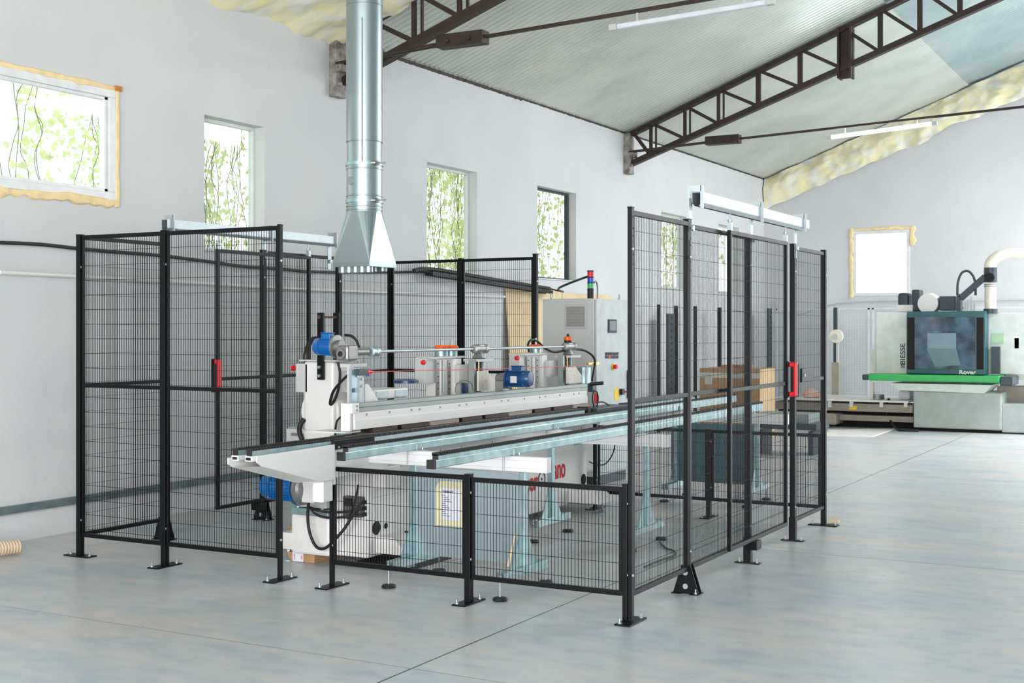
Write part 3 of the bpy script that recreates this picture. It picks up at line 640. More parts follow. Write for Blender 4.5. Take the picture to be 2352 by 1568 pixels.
t = thing('lock_box', 'black gate lock mounted on the lock post beside the red handle', 'lock', (XRt+.03, 9.3, 1.2))
B(XRt+.022, XRt+.06, 9.27, 9.56, 1.165, 1.265).build('body', M_black, t, bevel=.004); MB().cyl((XRt+.06, 9.33, 1.215), (XRt+.066, 9.33, 1.215), .013, n=14).build('button', M_grey, t)
B(XRt+.022, XRt+.05, 9.215, 9.265, 1.06, 1.30).build('strike_plate', M_black, t)
yl0 = onX(497, 600, XLt+.05)[0]; yl1 = onX(712, 600, XLt+.05)[0]; rb = onX(768, 570, XLt+.05)[0]
gate(XLt, 1, yl0, yl1, yl0-.045, 7.0, rb, (7.05, 8.17, rb-.03), (yl0+.02, yl1-.02), HT+.115, 'black mesh sliding gate standing half open on the left, red handle on its edge', 'galvanised overhead rail carrying the left sliding gate', HT-.02)
B(XLt+.022, XLt+.08, 7.04, 7.09, HT+.07, HT+.12)

# ================================================================ MACHINE
def bX(mb, x0, y0, x1, y1, X, th):    # box whose +X face fills the given outline on plane X
    a, z1 = onX(x0, y0, X); b, z0_ = onX(x1, y1, X); ym = (y0+y1)/2; m_, zt_ = onX((x0+x1)/2, y0, X); _, zb_ = onX((x0+x1)/2, y1, X)
    return mb.box(X-th, X, a, b, zb_, zt_)
def bY(mb, x0, y0, x1, y1, Y, th):    # box whose -Y face fills the given outline on plane Y
    a, _ = onY(x0, y0, Y); b, _ = onY(x1, y1, Y); _, zt_ = onY((x0+x1)/2, y0, Y); _, zb_ = onY((x0+x1)/2, y1, Y)
    return mb.box(a, b, Y, Y+th, zb_, zt_)
m = thing('edge_processing_machine', 'long white panel-edge machine with blue motors standing inside the black cage', 'machine', (-5.1, 8.4, 0))
XB = -4.82
B(-5.34, XB, 6.8, 10.1, .07, .80).build('body', M_white, m, bevel=.012)
MB().box(-5.40, -5.08, 6.74, 7.2, .066, .33).build('base_block', M_white, m, bevel=.02)
MB().box(-5.38, -5.08, 6.72, 7.1, .332, .375).build('mounting_plate', M_galv, m, bevel=.003)
mb = MB()
for x in (-5.34, -5.24, -5.14): mb.cyl((x, 6.745, .375), (x, 6.745, .40), .013, n=6).cyl((x, 6.745, .40), (x, 6.745, .41), .01, n=8)
mb.build_each('plate_bolt', M_galvb, m)
MB().box(-5.33, -5.1, 6.73, 6.79, .38, .53).build('grey_gear_housing', M_grey, m, bevel=.006)
# seam lines and holes of the body
MB().box(XB, XB+.002, 6.85, 7.75, .455, .459).build('panel_seam', M_grey, m)
MB().box(XB, XB+.0015, 8.9, 10.05, .675, .679).build('panel_seam', M_grey, m)
mb = MB()
for (px, py, r) in ((864, 1212, .045), (886, 1207, .02), (1340, 1101, .05)):
    y_, z_ = onX(px, py, XB); mb.cyl((XB+.0005, y_, z_), (XB+.003, y_, z_), r, n=28)
mb.build_each('access_hole', M_dark, m)
mb = MB()
for k, px in enumerate((868, 900, 1012, 1060, 1130, 1240, 1335, 1290)):
    y_, z_ = onX(px, 1100, XB); mb.cyl((XB, y_, .70), (XB+.004, y_, .70), .006, n=10)
mb.build_each('panel_screw', M_cast, m)
# outriggers with levelling feet
def outrigger(x0, x1, y0, y1, sx, z0=.09, z1=.20):
    zc = (z1-z0)*.55
    pts = [(x0, z0), (x1, z0), (x1, z1), (x0, z1)]
    if sx > 0: pts = [(x0, z0), (x1-.0, z0), (x1, z0+.03), (x1-.09, z1), (x0, z1)]
    else: pts = [(x1, z0), (x1, z1), (x0+.05, z1), (x0, z0+zc), (x0, z0)]
    MB().prism(pts, 'Y', y0, y1).build('outrigger', M_white, m, bevel=.004)
    xf = x1-.04 if sx > 0 else x0+.05; yf = (y0+y1)/2
    MB().lathe([(.045, 0), (.045, .006), (.018, .03), (.009, .034), (.009, z0+.01)], (xf, yf, 0), n=20).cyl((xf, yf, .06), (xf, yf, .075), .016, n=6).build('levelling_foot', M_galvb, m)
outrigger(-5.53, -5.38, 6.74, 6.9, -1)
outrigger(XB-.02, XB+.22, 6.9, 7.12, 1); outrigger(XB-.02, XB+.30, 9.72, 9.98, 1)
MB().prism([(-4.66, .1), (-4.60, .1), (-4.69, .21), (-4.75, .21)], 'Y', 7.121, 7.14).build('outrigger_cap', M_dark, m)
# near end plate, round casing, small box and hoses
MB().box(-5.0, -4.80, 6.70, 6.79, .62, .86).build('end_plate', M_white, m, bevel=.004)
MB().cyl((-4.80, 6.72, .70), (-4.80, 7.1, .70), .075, n=28).build('round_casing', M_white, m, bevel=.01)
MB().box(XB, XB+.09, 6.86, 7.05, .52, .66).build('terminal_box', M_white, m, bevel=.006)
MB().box(-4.98, XB-.02, 6.75, 6.80, .34, .47).build('open_bracket', mat('warm_dark_grey', (96, 94, 88), .7), m)  # bracket in one even warm grey
MB().box(-4.96, -4.90, 6.735, 6.75, .41, .46).build('black_block', M_rubber, m)
def hose(pts, r, name='hose', mm=M_rubber, parent=m): return MB().tube(pts, r, 10).build(name, mm, parent)
def yp(px, py, Y): x, z = onY(px, py, Y); return (x, Y, z)
hose([yp(709, 1147, 6.66), yp(707, 1190, 6.66), yp(712, 1225, 6.66), yp(724, 1252, 6.66), yp(738, 1260, 6.66), yp(756, 1252, 6.66), yp(790, 1215, 6.7), yp(812, 1180, 6.72), yp(826, 1165, 6.74)], .010)
hose([yp(709, 1163, 6.66), yp(730, 1172, 6.66), yp(757, 1176, 6.68), yp(795, 1175, 6.7), yp(829, 1168, 6.74)], .008)
hose([yp(709, 1163, 6.66), yp(728, 1182, 6.67), yp(757, 1189, 6.68), yp(790, 1187, 6.7), yp(829, 1182, 6.74)], .008)
hose([yp(823, 1113, 6.74), yp(816, 1150, 6.7), yp(806, 1175, 6.7), yp(800, 1190, 6.7), yp(829, 1155, 6.74)], .007)
mb = MB()
for py in (1154, 1168, 1182): x, z = onY(829, py, 6.76); mb.cyl((x-.012, 6.76, z), (x+.012, 6.8, z), .013, n=12)
mb.build_each('cable_gland', M_rubber, m)
# logo, plate on the body side
y_, z_ = onX(1283, 1088, XB); 
y0_, _ = onX(1268, 1088, XB); y1_, _ = onX(1299, 1075, XB)
text('ano', .235, M_redink, (XB+.003, (y0_+y1_)/2+.01, .385), ROT_PX, m, 'red_logo_lettering', sx=(y1_-y0_)/.40*1.0, label='red rounded lettering', bold=.004)
a_, _ = onX(1204, 1110, XB); b_, _ = onX(1236, 1110, XB)
text('cer', .21, M_redink, (XB+.003, (a_+b_)/2, .325), ROT_PX, m, 'red_logo_lettering', sx=(b_-a_)/.31, label='red rounded lettering', bold=.004)
yr, zr_ = onX(1244, 1100, XB); mb = MB(); n = 28
for k in range(n):
    a0 = 2*PI*k/n; a1 = 2*PI*(k+1)/n; mb.add([(XB+.003, yr+math.cos(q)*r_, .335+math.sin(q)*r_) for q in (a0, a1) for r_ in (.05, .064)], [(0, 1, 3, 2)])
mb.cyl((XB+.001, yr, .335), (XB+.003, yr, .335), .012, n=12); mb.build('black_ring_logo', M_ink, m)
mb = MB(); a_, z1_ = onX(1318, 1058, XB); b_, _ = onX(1337, 1056, XB); mb.box(XB, XB+.003, a_, b_, .56, .655).build('type_plate', M_sheet, m)
B(XB+.003, XB+.004, a_+.01, b_-.06, .62, .64).build('plate_header', M_redink, m)
text('macor', .03, M_white, (XB+.0045, (a_+b_)/2-.02, .63), ROT_PX, m, 'plate_text', ext=.0004)
# main conveyor: steel guide faces, toothed edge and grey pads
MB().box(-4.86, -4.66, 6.55, 9.72, .80, .845).build('conveyor_bed', M_greyalu, m)
MB().box(-4.672, -4.652, 6.58, 9.70, .835, .878).build('conveyor_guide', M_sheet, m, bevel=.002)
mb = MB(); y = 6.15
while y < 9.72: mb.box(-4.678, -4.650, y, y+.052, .880, .893); y += .06
mb.box(-4.675, -4.652, 6.15, 9.72, .876, .884); mb.build('conveyor_chain', M_rubber, m)
mb = MB(); y = 6.45
while y < 9.7: mb.box(-4.86, -4.682, y, y+.056, .878, .890); y += .06
mb.build('conveyor_pads', M_pad, m)
MB().box(-4.66, -4.636, 6.19, 6.62, .832, .888).build('black_entry_guard', M_black, m, bevel=.004)
mb = MB()
for y in (6.24, 6.40, 6.58): mb.cyl((-4.636, y, .845), (-4.630, y, .845), .007, n=8)
mb.build_each('guard_screw', M_galvb, m)
MB().box(-4.9, -4.655, 6.215, 6.24, .62, .875).build('end_flange', M_white, m)
MB().box(-5.0, -4.66, 6.24, 6.8, .66, .83).build('infeed_box', M_white, m, bevel=.004)
# outboard bracket with two belt profiles
pl = [(5.49, .855), (5.49, .82), (5.53, .795), (6.06, .655), (6.2, .655), (6.2, .865)]
for xa, xb in ((-4.735, -4.725), (-4.575-.05, -4.565-.05)): pass
MB().prism(pl, 'X', -4.640, -4.632).build('bracket_plate', M_white, m, bevel=.002)
MB().prism([(5.42, .845), (5.42, .81), (5.46, .79), (6.02, .645), (6.2, .645), (6.2, .845)], 'X', -4.785, -4.777).build('bracket_plate', M_white, m, bevel=.002)
MB().add([(-4.785, 5.44, .835), (-4.632, 5.49, .835), (-4.632, 6.2, .835), (-4.785, 6.2, .835)], [(0, 1, 2, 3)]).build('bracket_web', M_white, m)
MB().add([(-4.785, 5.46, .79), (-4.632, 5.53, .795), (-4.632, 6.06, .655), (-4.785, 6.02, .645)], [(0, 1, 2, 3)]).build('bracket_bottom', M_white, m)
for xb in (-4.765, -4.668):
    MB().box(xb-.026, xb+.026, 5.46, 6.2, .826, .856).build('belt_profile', M_white2, m, bevel=.003)
    B(xb-.016, xb+.016, 5.456, 5.461, .833, .848).build('profile_core', M_dark, m)
    MB().box(xb-.02, xb-.017, 5.47, 6.2, .856, .884).box(xb+.017, xb+.02, 5.47, 6.2, .856, .884).build('belt_channel', M_galv, m)
    mb = MB(); y = 5.46
    mb.box(xb-.017, xb+.017, 5.465, 6.6, .856, .886)
    while y < 6.6: mb.box(xb-.019, xb+.019, y, y+.017, .884, .895); y += .026
    mb.build('toothed_belt', M_belt, m)
mb = MB(); mb.box(-4.725, -4.645, 6.10, 6.2, .525, .655).build('leg_box', M_white, m, bevel=.008)
# motor helper: axis along X; s = direction of the fan cowl
def motor(x_fl, y, z, r, L, s, mm, parent, tbox=True, plate=False):
    g = MB().lathe([(r*.2, x_fl), (r*1.28, x_fl), (r*1.28, x_fl+s*.012), (r*1.0, x_fl+s*.014), (r*.98, x_fl+s*L*.12), (r*.9, x_fl+s*L*.13), (r*.9, x_fl+s*L*.7), (r*.2, x_fl+s*L*.7)], (0, y, z), 'X', 36).build('motor_body', mm, parent)
    f = MB()
    for k in range(22):
        a0 = 2*PI*k/22; c_, s_ = math.cos(a0), math.sin(a0); f.bar((x_fl+s*L*.14, y+c_*r*.95, z+s_*r*.95), (x_fl+s*L*.69, y+c_*r*.95, z+s_*r*.95), .0035, r*.14, up=(0, c_, s_))
    f.build('cooling_fins', mm, g)
    c = MB().lathe([(r*.9, x_fl+s*L*.68), (r*1.0, x_fl+s*L*.69), (r*1.0, x_fl+s*L*.88), (r*.86, x_fl+s*L*.97), (r*.5, x_fl+s*L), (.001, x_fl+s*L)], (0, y, z), 'X', 36).build('fan_cowl', mm, g)
    if tbox: MB().box(min(x_fl+s*L*.2, x_fl+s*L*.65), max(x_fl+s*L*.2, x_fl+s*L*.65), y-r*.45, y+r*.45, z+r*.85, z+r*1.5).box(min(x_fl+s*L*.17, x_fl+s*L*.68), max(x_fl+s*L*.17, x_fl+s*L*.68), y-r*.5, y+r*.5, z+r*1.5, z+r*1.62).build('terminal_box', mm, g, bevel=.004)
    sc = MB()
    for k in range(4): a0 = PI/4+k*PI/2; sc.cyl((x_fl+s*L*.75, y+math.cos(a0)*r, z+math.sin(a0)*r), (x_fl+s*L*.75, y+math.cos(a0)*r*1.05, z+math.sin(a0)*r*1.05), r*.06, n=8)
    sc.build_each('cowl_screw', M_galvb, g)
    return g
# lower drive motor left of the base
xm1, zm1 = onY(684, 1120, 6.48)
xm1 += .02; g = motor(xm1, 6.48, zm1, .088, .28, -1, M_blue, m, tbox=False)
MB().lathe([(.10, xm1), (.108, xm1+.01), (.108, xm1+.03), (.095, xm1+.035), (.09, xm1+.055), (.055, xm1+.075), (.05, xm1+.12)], (0, 6.48, zm1), 'X', 36).build('gearbox_flange', M_cast, m)
MB().box(xm1+.055, xm1+.15, 6.42, 6.54, zm1-.08, zm1+.1).build('gearbox', M_grey, m, bevel=.006)
# near C-frame column
MB().prism([(-5.50, 1.335), (-5.50, .86), (-5.46, .85), (-5.24, .85), (-5.24, 1.335)], 'Y', 7.0, 7.24).build('column', M_white, m, bevel=.02)
MB().lathe([(.16, 0), (.165, .01), (.165, .20), (.16, .21)], (-5.38, 7.03, .985), 'Y', 36).build('rounded_housing', M_white, m)
MB().box(-5.50, -5.12, 7.0, 7.3, .70, .86).build('column_base', M_white, m, bevel=.01)
MB().box(-5.52, -5.21, 6.98, 7.26, 1.336, 1.346).build('column_cover', M_grey, m)
mb = MB(); bY(mb, 679, 835, 706, 901, 7.0, .12); mb.build('control_box', M_grey, m, bevel=.004)
x, z = onY(679, 845, 7.04); MB().lathe([(.001, -.035), (.018, -.030), (.021, -.012), (.012, -.008), (.010, 0)], (x, 7.04, z), 'X', 20).build('stop_button', M_red, m)
mb = MB(); bY(mb, 764, 852, 797, 901, 7.1, .1); mb.build('rear_box', M_grey, m, bevel=.004)
# black lifting bars with spacer tube
mb = MB(); a_, z_ = onY(729, 718, 6.97); b_, zb_ = onY(743, 872, 6.97); mb.box(a_, b_, 6.965, 6.985, zb_, z_).build('lifting_bar', M_black, m, bevel=.002)
c_, z2 = onY(767, 718, 7.12); d_, _ = onY(780, 872, 7.12); MB().box(c_, d_, 7.11, 7.13, 1.34, z2).build('lifting_bar', M_black, m, bevel=.002)
za_ = onY(735, 728, 6.97)[1]; MB().bar((a_+.02, 6.975, za_), (d_-.02, 7.12, za_), .016).cyl(((a_+b_)/2, 6.95, za_), ((a_+b_)/2, 7.0, za_), .014, n=10).build('spacer_tube', mat('brown_steel', (92, 74, 60), .5, .5), m)
mb = MB()
for py in (843, 863): z = onY(735, py, 6.96)[1]; mb.cyl(((a_+b_)/2, 6.965, z), ((a_+b_)/2, 6.95, z), .011, n=8).cyl(((a_+b_)/2, 6.95, z), ((a_+b_)/2, 6.946, z), .008, n=8)
mb.build_each('bar_bolt', M_galvb, m)
# upper motor and worm gearbox; shaft along Y
XS = -5.02; ysh, zsh = onX(862, 808, XS); yend, zend = onX(1305, 795, XS); zs = (zsh+zend)/2
ym = onX(800, 800, XS)[0]; ym = 6.86
xf = onY(772, 795, ym)[0]; zmo = onY(772, 796, ym)[1]
motor(xf, ym, zmo, .058, .165, -1, M_blue, m)
MB().lathe([(.02, xf), (.078, xf), (.078, xf+.014), (.045, xf+.016), (.045, xf+.05)], (0, ym, zmo), 'X', 36).build('gearbox_flange', M_cast, m)
MB().box(xf+.03, xf+.13, ym-.045, ym+.075, zs-.055, zs+.045).build('worm_gearbox', M_cast, m, bevel=.014)
MB().lathe([(.034, -.062), (.034, -.045), (.04, -.04)], (xf+.08, ym, zs-.01), 'Y', 24).build('gearbox_cover', M_cast, m)
MB().lathe([(.018, -.066), (.018, -.06)], (xf+.08, ym, zs-.01), 'Y', 20).build('shaft_seal', M_rubber, m)
MB().cyl((xf+.08, ym+.07, zs), (XS, ym+.22, zs), .026, .022, 20).build('output_housing', M_cast, m)
MB().lathe([(.02, 0), (.034, .005), (.034, .03), (.028, .035), (.028, .05), (.034, .055), (.034, .08), (.016, .085)], (XS, ysh-.06, zs), 'Y', 24).build('shaft_coupling', M_galv, m)
MB().cyl((XS, ysh, zs), (XS, yend, zs), .0105, n=16).build('drive_shaft', M_galvb, m)
def bevelbox(px, parent, capped=False):
    y, _ = onX(px, 800, XS); g = MB().box(XS-.05, XS+.02, y-.045, y+.045, zs-.035, zs+.035).build('bevel_gearbox', M_cast, parent, bevel=.012)
    MB().lathe([(.026, -.10), (.034, -.095), (.034, -.05), (.03, -.045), (.03, .045), (.036, .05), (.036, .085), (.02, .09)], (XS, y, zs), 'Y', 24).build('gearbox_hub', M_cast, g)
    MB().lathe([(.045, -.075), (.05, -.07), (.03, -.03)], (XS-.015, y, zs), 'Z', 24).build('gearbox_neck', M_cast, g)
    MB().box(XS-.09, XS+.07, y-.11, y+.09, zs-.098, zs-.076).build('mounting_plate', M_grey, g, bevel=.002)
    if capped:
        MB().lathe([(.034, .03), (.034, .055), (.03, .056)], (XS-.015, y, zs), 'Z', 24).build('black_collar', M_rubber, g)
        MB().lathe([(.036, .056), (.036, .085), (.012, .09)], (XS-.015, y, zs), 'Z', 24).build('orange_cap', M_orange, g)
        MB().cyl((XS-.015, y, zs+.09), (XS-.015, y, zs+.112), .012, n=12).build('vent', M_rubber, g)
    return y
yb1 = bevelbox(1103, m); yb2 = bevelbox(1308, m, True)
MB().box(XS-.05, XS+.04, 6.84, 7.02, zs-.098, zs-.076).build('mounting_plate', M_grey, m, bevel=.002)
# beam: near end cap, grey upper profile, white face
XF = -4.75; ya0 = 6.53; ya1 = 9.98
MB().box(-4.86, XF-.012, ya0+.02, ya1, 1.03, 1.083).build('beam_top_profile', M_greyalu, m, bevel=.002)
B(-4.85, XF-.009, ya0+.1, ya1, 1.058, 1.061).build('profile_groove', M_anth, m)
MB().prism([(-4.83, 1.03), (XF, 1.03), (XF, .985), (XF+.006, .98), (XF+.006, .922), (-4.83, .922)], 'Y', ya0+.03, ya1-.03).build('beam_face', M_white, m, bevel=.002)
MB().box(-4.825, XF+.008, ya0-.005, ya0+.07, 1.026, 1.09).build('beam_end_cap', M_white, m, bevel=.002)
MB().box(-4.825, XF-.005, ya0-.012, ya0+.01, .915, 1.09).build('beam_end_plate', M_white, m, bevel=.002)
MB().prism([(-5.02, .905), (-4.765, .905), (-4.765, .911), (-5.02, .911)], 'Y', ya0-.05, ya0+.12).build('deflector_plate', M_white, m)
mb = MB(); hl = MB()
y = ya0+.16; k = 0
while y < ya1-.05:
    mb.cyl((XF+.0005, y, 1.012), (XF+.004, y, 1.012), .0075, n=14); k += 1; y += (.26 if k % 3 else .10)
for zq in (1.045, 1.07): mb.cyl((XF+.008, ya0+.045, zq), (XF+.012, ya0+.045, zq), .007, n=12)
mb.build_each('beam_screw', M_cast, m)
# red-brown pressure shoes and pads below the beam
y = 6.75; k = 0
while y < 9.8:
    L = .28 + .12*((k*7) % 3)/3
    MB().box(-4.84, -4.74, y, y+L, .893, .920).build('pressure_shoe', M_maroon if k % 3 != 2 else M_beige, m)
    y += L+.05; k += 1
MB().box(-4.86, -4.80, 6.52, 6.6, .89, .915).build('hold_down_block', M_galv, m)
# near carriage on the beam: bright box, bracket, stop device
mb = MB(); bX(mb, 803, 840, 812, 925, -4.93, .02); mb.build('guide_plate', M_grey, m)
mb = MB(); bX(mb, 808, 846, 826, 926, -4.90, .02); mb.build('reflecting_box', M_sheet, m)
mb = MB(); bX(mb, 808.5, 891, 825.5, 901, -4.899, .002); mb.build('blue_reflection', M_dblue, m)  # dark blue strip painting a reflection onto the polished box
mb = MB(); bX(mb, 826, 866, 836, 924, -4.86, .04); mb.build('zinc_bracket', M_galvb, m)
yy0, zz0 = onX(838, 924, -4.88); yy1, _ = onX(857, 920, -4.88); zc0 = onX(838, 882, -4.88)[1]
MB().prism([(yy0, zc0), (yy0+.04, zc0), (yy1+.06, 1.085), (yy1+.06, 1.078), (yy0, 1.078)], 'X', -4.9, -4.88).build('gusset', M_white, m)
mb = MB()
for py in (870, 886): y_, z_ = onX(831, py, -4.86); mb.cyl((-4.86, y_, z_), (-4.852, y_, z_), .009, n=8)
mb.build_each('bracket_bolt', M_galvb, m)
# mid and far vertical carriages
def carriage(x0, x1, pt, pb, label_motor):
    XC = -5.12; w = x1-x0
    g = MB(); bX(g, x0, pt, x1, pb, XC, .10); col = g.build('carriage_column', M_white, m, bevel=.004)
    g = MB(); bX(g, x0+w*.76, pt, x1, pb, XC+.03, .03); g.build('flange', M_white, col, bevel=.003)
    g = MB(); bX(g, x0+w*.17, pt+3, x0+w*.24, pb, XC+.012, .012); g.build('column_rib', M_white, col)
    for fx in (.0, .46):
        mb = MB(); bX(mb, x0+w*fx, pt+4, x0+w*fx+w*.10, pb, XC+.008, .010); mb.build('guide_rail', M_cast, col)
        h = MB(); xa = x0+w*fx+w*.05
        for k in range(5): y_, z_ = onX(xa, pt+12+k*(pb-pt-20)/4.5, XC+.008); h.cyl((XC+.008, y_, z_), (XC+.0095, y_, z_), .006, n=10)
        h.build('rail_holes', M_dark, col)
    mb = MB(); xa = x0+w*.27; y_, zt_ = onX(xa, pt+3, XC+.02); mb.cyl((XC+.02, y_, 1.08), (XC+.02, y_, zt_), .007, n=12); mb.build('spindle', M_galvb, col)
    mb = MB(); bX(mb, x0-5, pt-5, x1+8, pt, XC+.03, .16); mb.build('top_plate', M_grey, col, bevel=.002)
    return col
c1 = carriage(1003, 1060, 823, 908, 1)
for px in (1014, 1036):
    y_, z_ = onX(px, 803, -5.14); MB().lathe([(.052, -.05), (.052, .012)], (-5.14, y_, z_), 'Z', 28).build('cylinder', M_galv, c1)
    MB().lathe([(.056, .0), (.058, .01), (.05, .022)], (-5.14, y_, z_+.012), 'Z', 28).build('orange_cap', M_orange, c1)
    MB().cyl((-5.14, y_, z_+.03), (-5.14, y_, z_+.07), .007, n=10).build('air_fitting', M_galvb, c1)
mb = MB(); bX(mb, 978, 822, 1001, 880, -5.13, .1); mb.build('side_box', M_grey, c1, bevel=.003)
y_, z_ = onX(975, 832, -5.15); MB().lathe([(.001, -.03), (.018, -.025), (.021, -.006), (.01, 0), (.01, .03)], (-5.15, y_, z_), 'Y', 20).build('stop_button', M_red, c1)
mb = MB(); bX(mb, 1054, 837, 1089, 878, -5.05, .04); mb.build('front_box', M_grey, c1, bevel=.003)
mb = MB(); bX(mb, 1061, 880, 1089, 904, -5.08, .1); mb.build('blue_housing', M_dblue, c1, bevel=.004, label='glossy dark blue housing')
c2 = carriage(1211, 1257, 815, 893, 1)
y_, z_ = onX(1231, 800, -5.14); MB().lathe([(.05, -.05), (.05, .012)], (-5.14, y_, z_), 'Z', 28).build('cylinder', M_galv, c2)
MB().lathe([(.056, .0), (.058, .01), (.05, .022)], (-5.14, y_, z_+.012), 'Z', 28).build('orange_cap', M_orange, c2)
MB().cyl((-5.14, y_, z_+.03), (-5.14, y_, z_+.09), .009, n=10).build('air_fitting', M_white, c2)
mb = MB(); bX(mb, 1193, 813, 1211, 870, -5.13, .1); mb.build('side_box', M_grey, c2, bevel=.003)
y_, z_ = onX(1189, 822, -5.15); MB().lathe([(.001, -.03), (.018, -.025), (.021, -.006), (.01, 0), (.01, .03)], (-5.15, y_, z_), 'Y', 20).build('stop_button', M_red, c2)
mb = MB(); bX(mb, 1262, 827, 1293, 864, -5.05, .04); mb.build('front_box', M_grey, c2, bevel=.003)
# slim guides with bracket plates under the bevel gearboxes
for (x0, x1, pt, pb, xa, xb) in ((1093, 1104, 825, 902, 1100, 1122), (1297, 1306, 816, 884, 1304, 1323)):
    mb = MB(); bX(mb, x0-4, pt, x0, pb, -4.99, .05); bX(mb, x1+5, pt, x1+8, pt+28, -4.99, .05); g = mb.build('guide_frame', M_greyalu, m)
    mb = MB(); bX(mb, x0, pt, x1, pb, -5.0, .02); mb.build('dark_slot', M_dark, g)
    y_, z_ = onX((x0+x1)/2+1, pt+5, -4.985); mb = MB().cyl((-4.985, y_, z_-.18), (-4.985, y_, z_), .006, n=10); mb.build('brass_spindle', M_brass, g)
    ya_, zt_ = onX(xa, pt+27, -4.93); yb_, _ = onX(xb, pb, -4.93)
    MB().box(-4.95, -4.93, ya_, yb_, 1.084, zt_).build('bracket_plate', M_plate, g)
    MB().prism([(yb_-.02, 1.084), (yb_+.22, 1.084), (yb_+.22, 1.09), (yb_-.02, 1.24)], 'X', -4.945, -4.935).build('gusset', M_plate, g)
    h = MB()
    for k in range(6): h.cyl((-4.93, ya_+.05+.06*(k % 2), 1.12+.035*k), (-4.928, ya_+.05+.06*(k % 2), 1.12+.035*k), .004, n=8)
    h.build('plate_holes', M_cast, g)
# far motor on the beam
ym2 = onX(1160, 868, -5.0)[0]; zm2 = onX(1165, 868, -5.0)[1]; yy2 = 9.0
xf2, zf2 = onY(1168, 869, 8.6)
g = motor(xf2, 8.6, zf2, .062, .20, 1, M_dblue, m)
B(xf2+.05, xf2+.105, 8.6-.064, 8.6-.056, zf2-.03, zf2+.022).build('rating_plate', M_grey, g)
MB().cyl((xf2-.10, 8.6, zf2), (xf2, 8.6, zf2), .035, .05, 24).box(xf2-.09, xf2-.02, 8.55, 8.65, 1.084, zf2-.02).build('gear_head', M_cast, m)
# white guard box with zinc clips, near side
mb = MB(); bX(mb, 862, 893, 938, 915, -4.97, .22); mb.build('guard_box', M_white, m, bevel=.01)
mb = MB()
for px in (875, 918): y_, _ = onX(px, 905, -4.965); mb.box(-4.97, -4.94, y_-.05, y_+.09, 1.088, 1.094).box(-4.97, -4.964, y_-.05, y_+.09, 1.094, 1.135)
mb.build_each('zinc_clip', M_galvb, m)
MB().lathe([(.09, 0), (.09, .02), (.06, .03)], (-5.15, 7.75, 1.165), 'Z', 28).build('blue_cover', M_dblue, m)
MB().tube([(-4.9, 8.02, 1.09), (-4.9, 8.04, 1.15), (-4.9, 8.15, 1.175), (-4.9, 8.25, 1.15), (-4.9, 8.28, 1.09)], .004, 8).build('thin_hose', M_pad, m)
# far end of the beam: zinc box, brass bar, clamp, red button, hoses
mb = MB(); bX(mb, 1338, 843, 1357, 880, -4.93, .05); mb.build('end_box', M_galv, m, bevel=.002)
mb = MB(); bX(mb, 1348, 833, 1351, 880, -4.92, .01); mb.build('end_rod', M_galvb, m)
mb = MB(); bX(mb, 1352, 832, 1377, 838, -4.90, .02); mb.build('brass_bar', M_brass, m)
mb = MB(); bX(mb, 1362, 880, 1370, 900, -4.76, .05); mb.build('end_clamp', M_anth, m, bevel=.003)
y_, z_ = onX(1372, 882, -4.72); MB().cyl((-4.78, y_-.02, z_), (-4.68, y_+.04, z_+.01), .016, n=14).build('clamp_knob', M_rubber, m)
y_, z_ = onX(1369, 914, -4.74); MB().cyl((-4.74, y_, z_-.04), (-4.74, y_, z_+.04), .016, n=16).build('red_button', M_red, m)
def xp(px, py, X): y, z = onX(px, py, X); return (X, y, z)
hose([xp(1365, 895, -4.72), xp(1361, 912, -4.72), xp(1364, 932, -4.72), xp(1369, 938, -4.72), xp(1374, 918, -4.72), xp(1371, 900, -4.72), xp(1365, 897, -4.72)], .006)
hose([xp(1370, 925, -4.72), xp(1385, 923, -4.70), xp(1400, 932, -4.68), xp(1407, 945, -4.66)], .006)
hose([xp(1215, 808, -5.1), xp(1213, 790, -5.1), xp(1222, 780, -5.1), xp(1235, 784, -5.1), xp(1252, 800, -5.08), xp(1272, 808, -5.06), xp(1292, 806, -5.05), xp(1312, 802, -5.04), xp(1340, 804, -5.0), xp(1360, 816, -4.95), xp(1367, 832, -4.9), xp(1364, 850, -4.88), xp(1360, 874, -4.86)], .010)
hose([yp(792, 769, 7.0), yp(806, 771, 7.0), yp(818, 781, 7.0), yp(825, 797, 7.0)], .009)
for dxp in (0, 6, 12): hose([yp(728, 774, 7.1), yp(715+dxp*.4, 778, 7.1), yp(704+dxp*.7, 795, 7.1), yp(699+dxp, 815, 7.1), yp(700+dxp, 834, 7.1)], .008)
hose([yp(776, 832, 7.02), yp(781, 855, 7.02), yp(779, 885, 7.0), yp(772, 910, 7.0), yp(763, 927, 7.0), yp(758, 925, 6.98), yp(765, 900, 6.96), yp(780, 880, 6.94), yp(800, 861, 6.92), yp(818, 854, 6.9)], .0095)
hose([yp(699, 962, 7.0), yp(690, 975, 6.98), yp(688, 990, 6.98), yp(693, 1008, 6.98), yp(698, 1020, 7.0)], .018)
hose([yp(786, 955, 6.95), yp(775, 965, 6.95), yp(771, 980, 6.95), yp(770, 1000, 6.98)], .007)
hose([xp(1354, 1060, -4.8), xp(1370, 1067, -4.8), xp(1388, 1066, -4.78), xp(1402, 1052, -4.76), xp(1411, 1030, -4.74), xp(1412, 1005, -4.72)], .006)
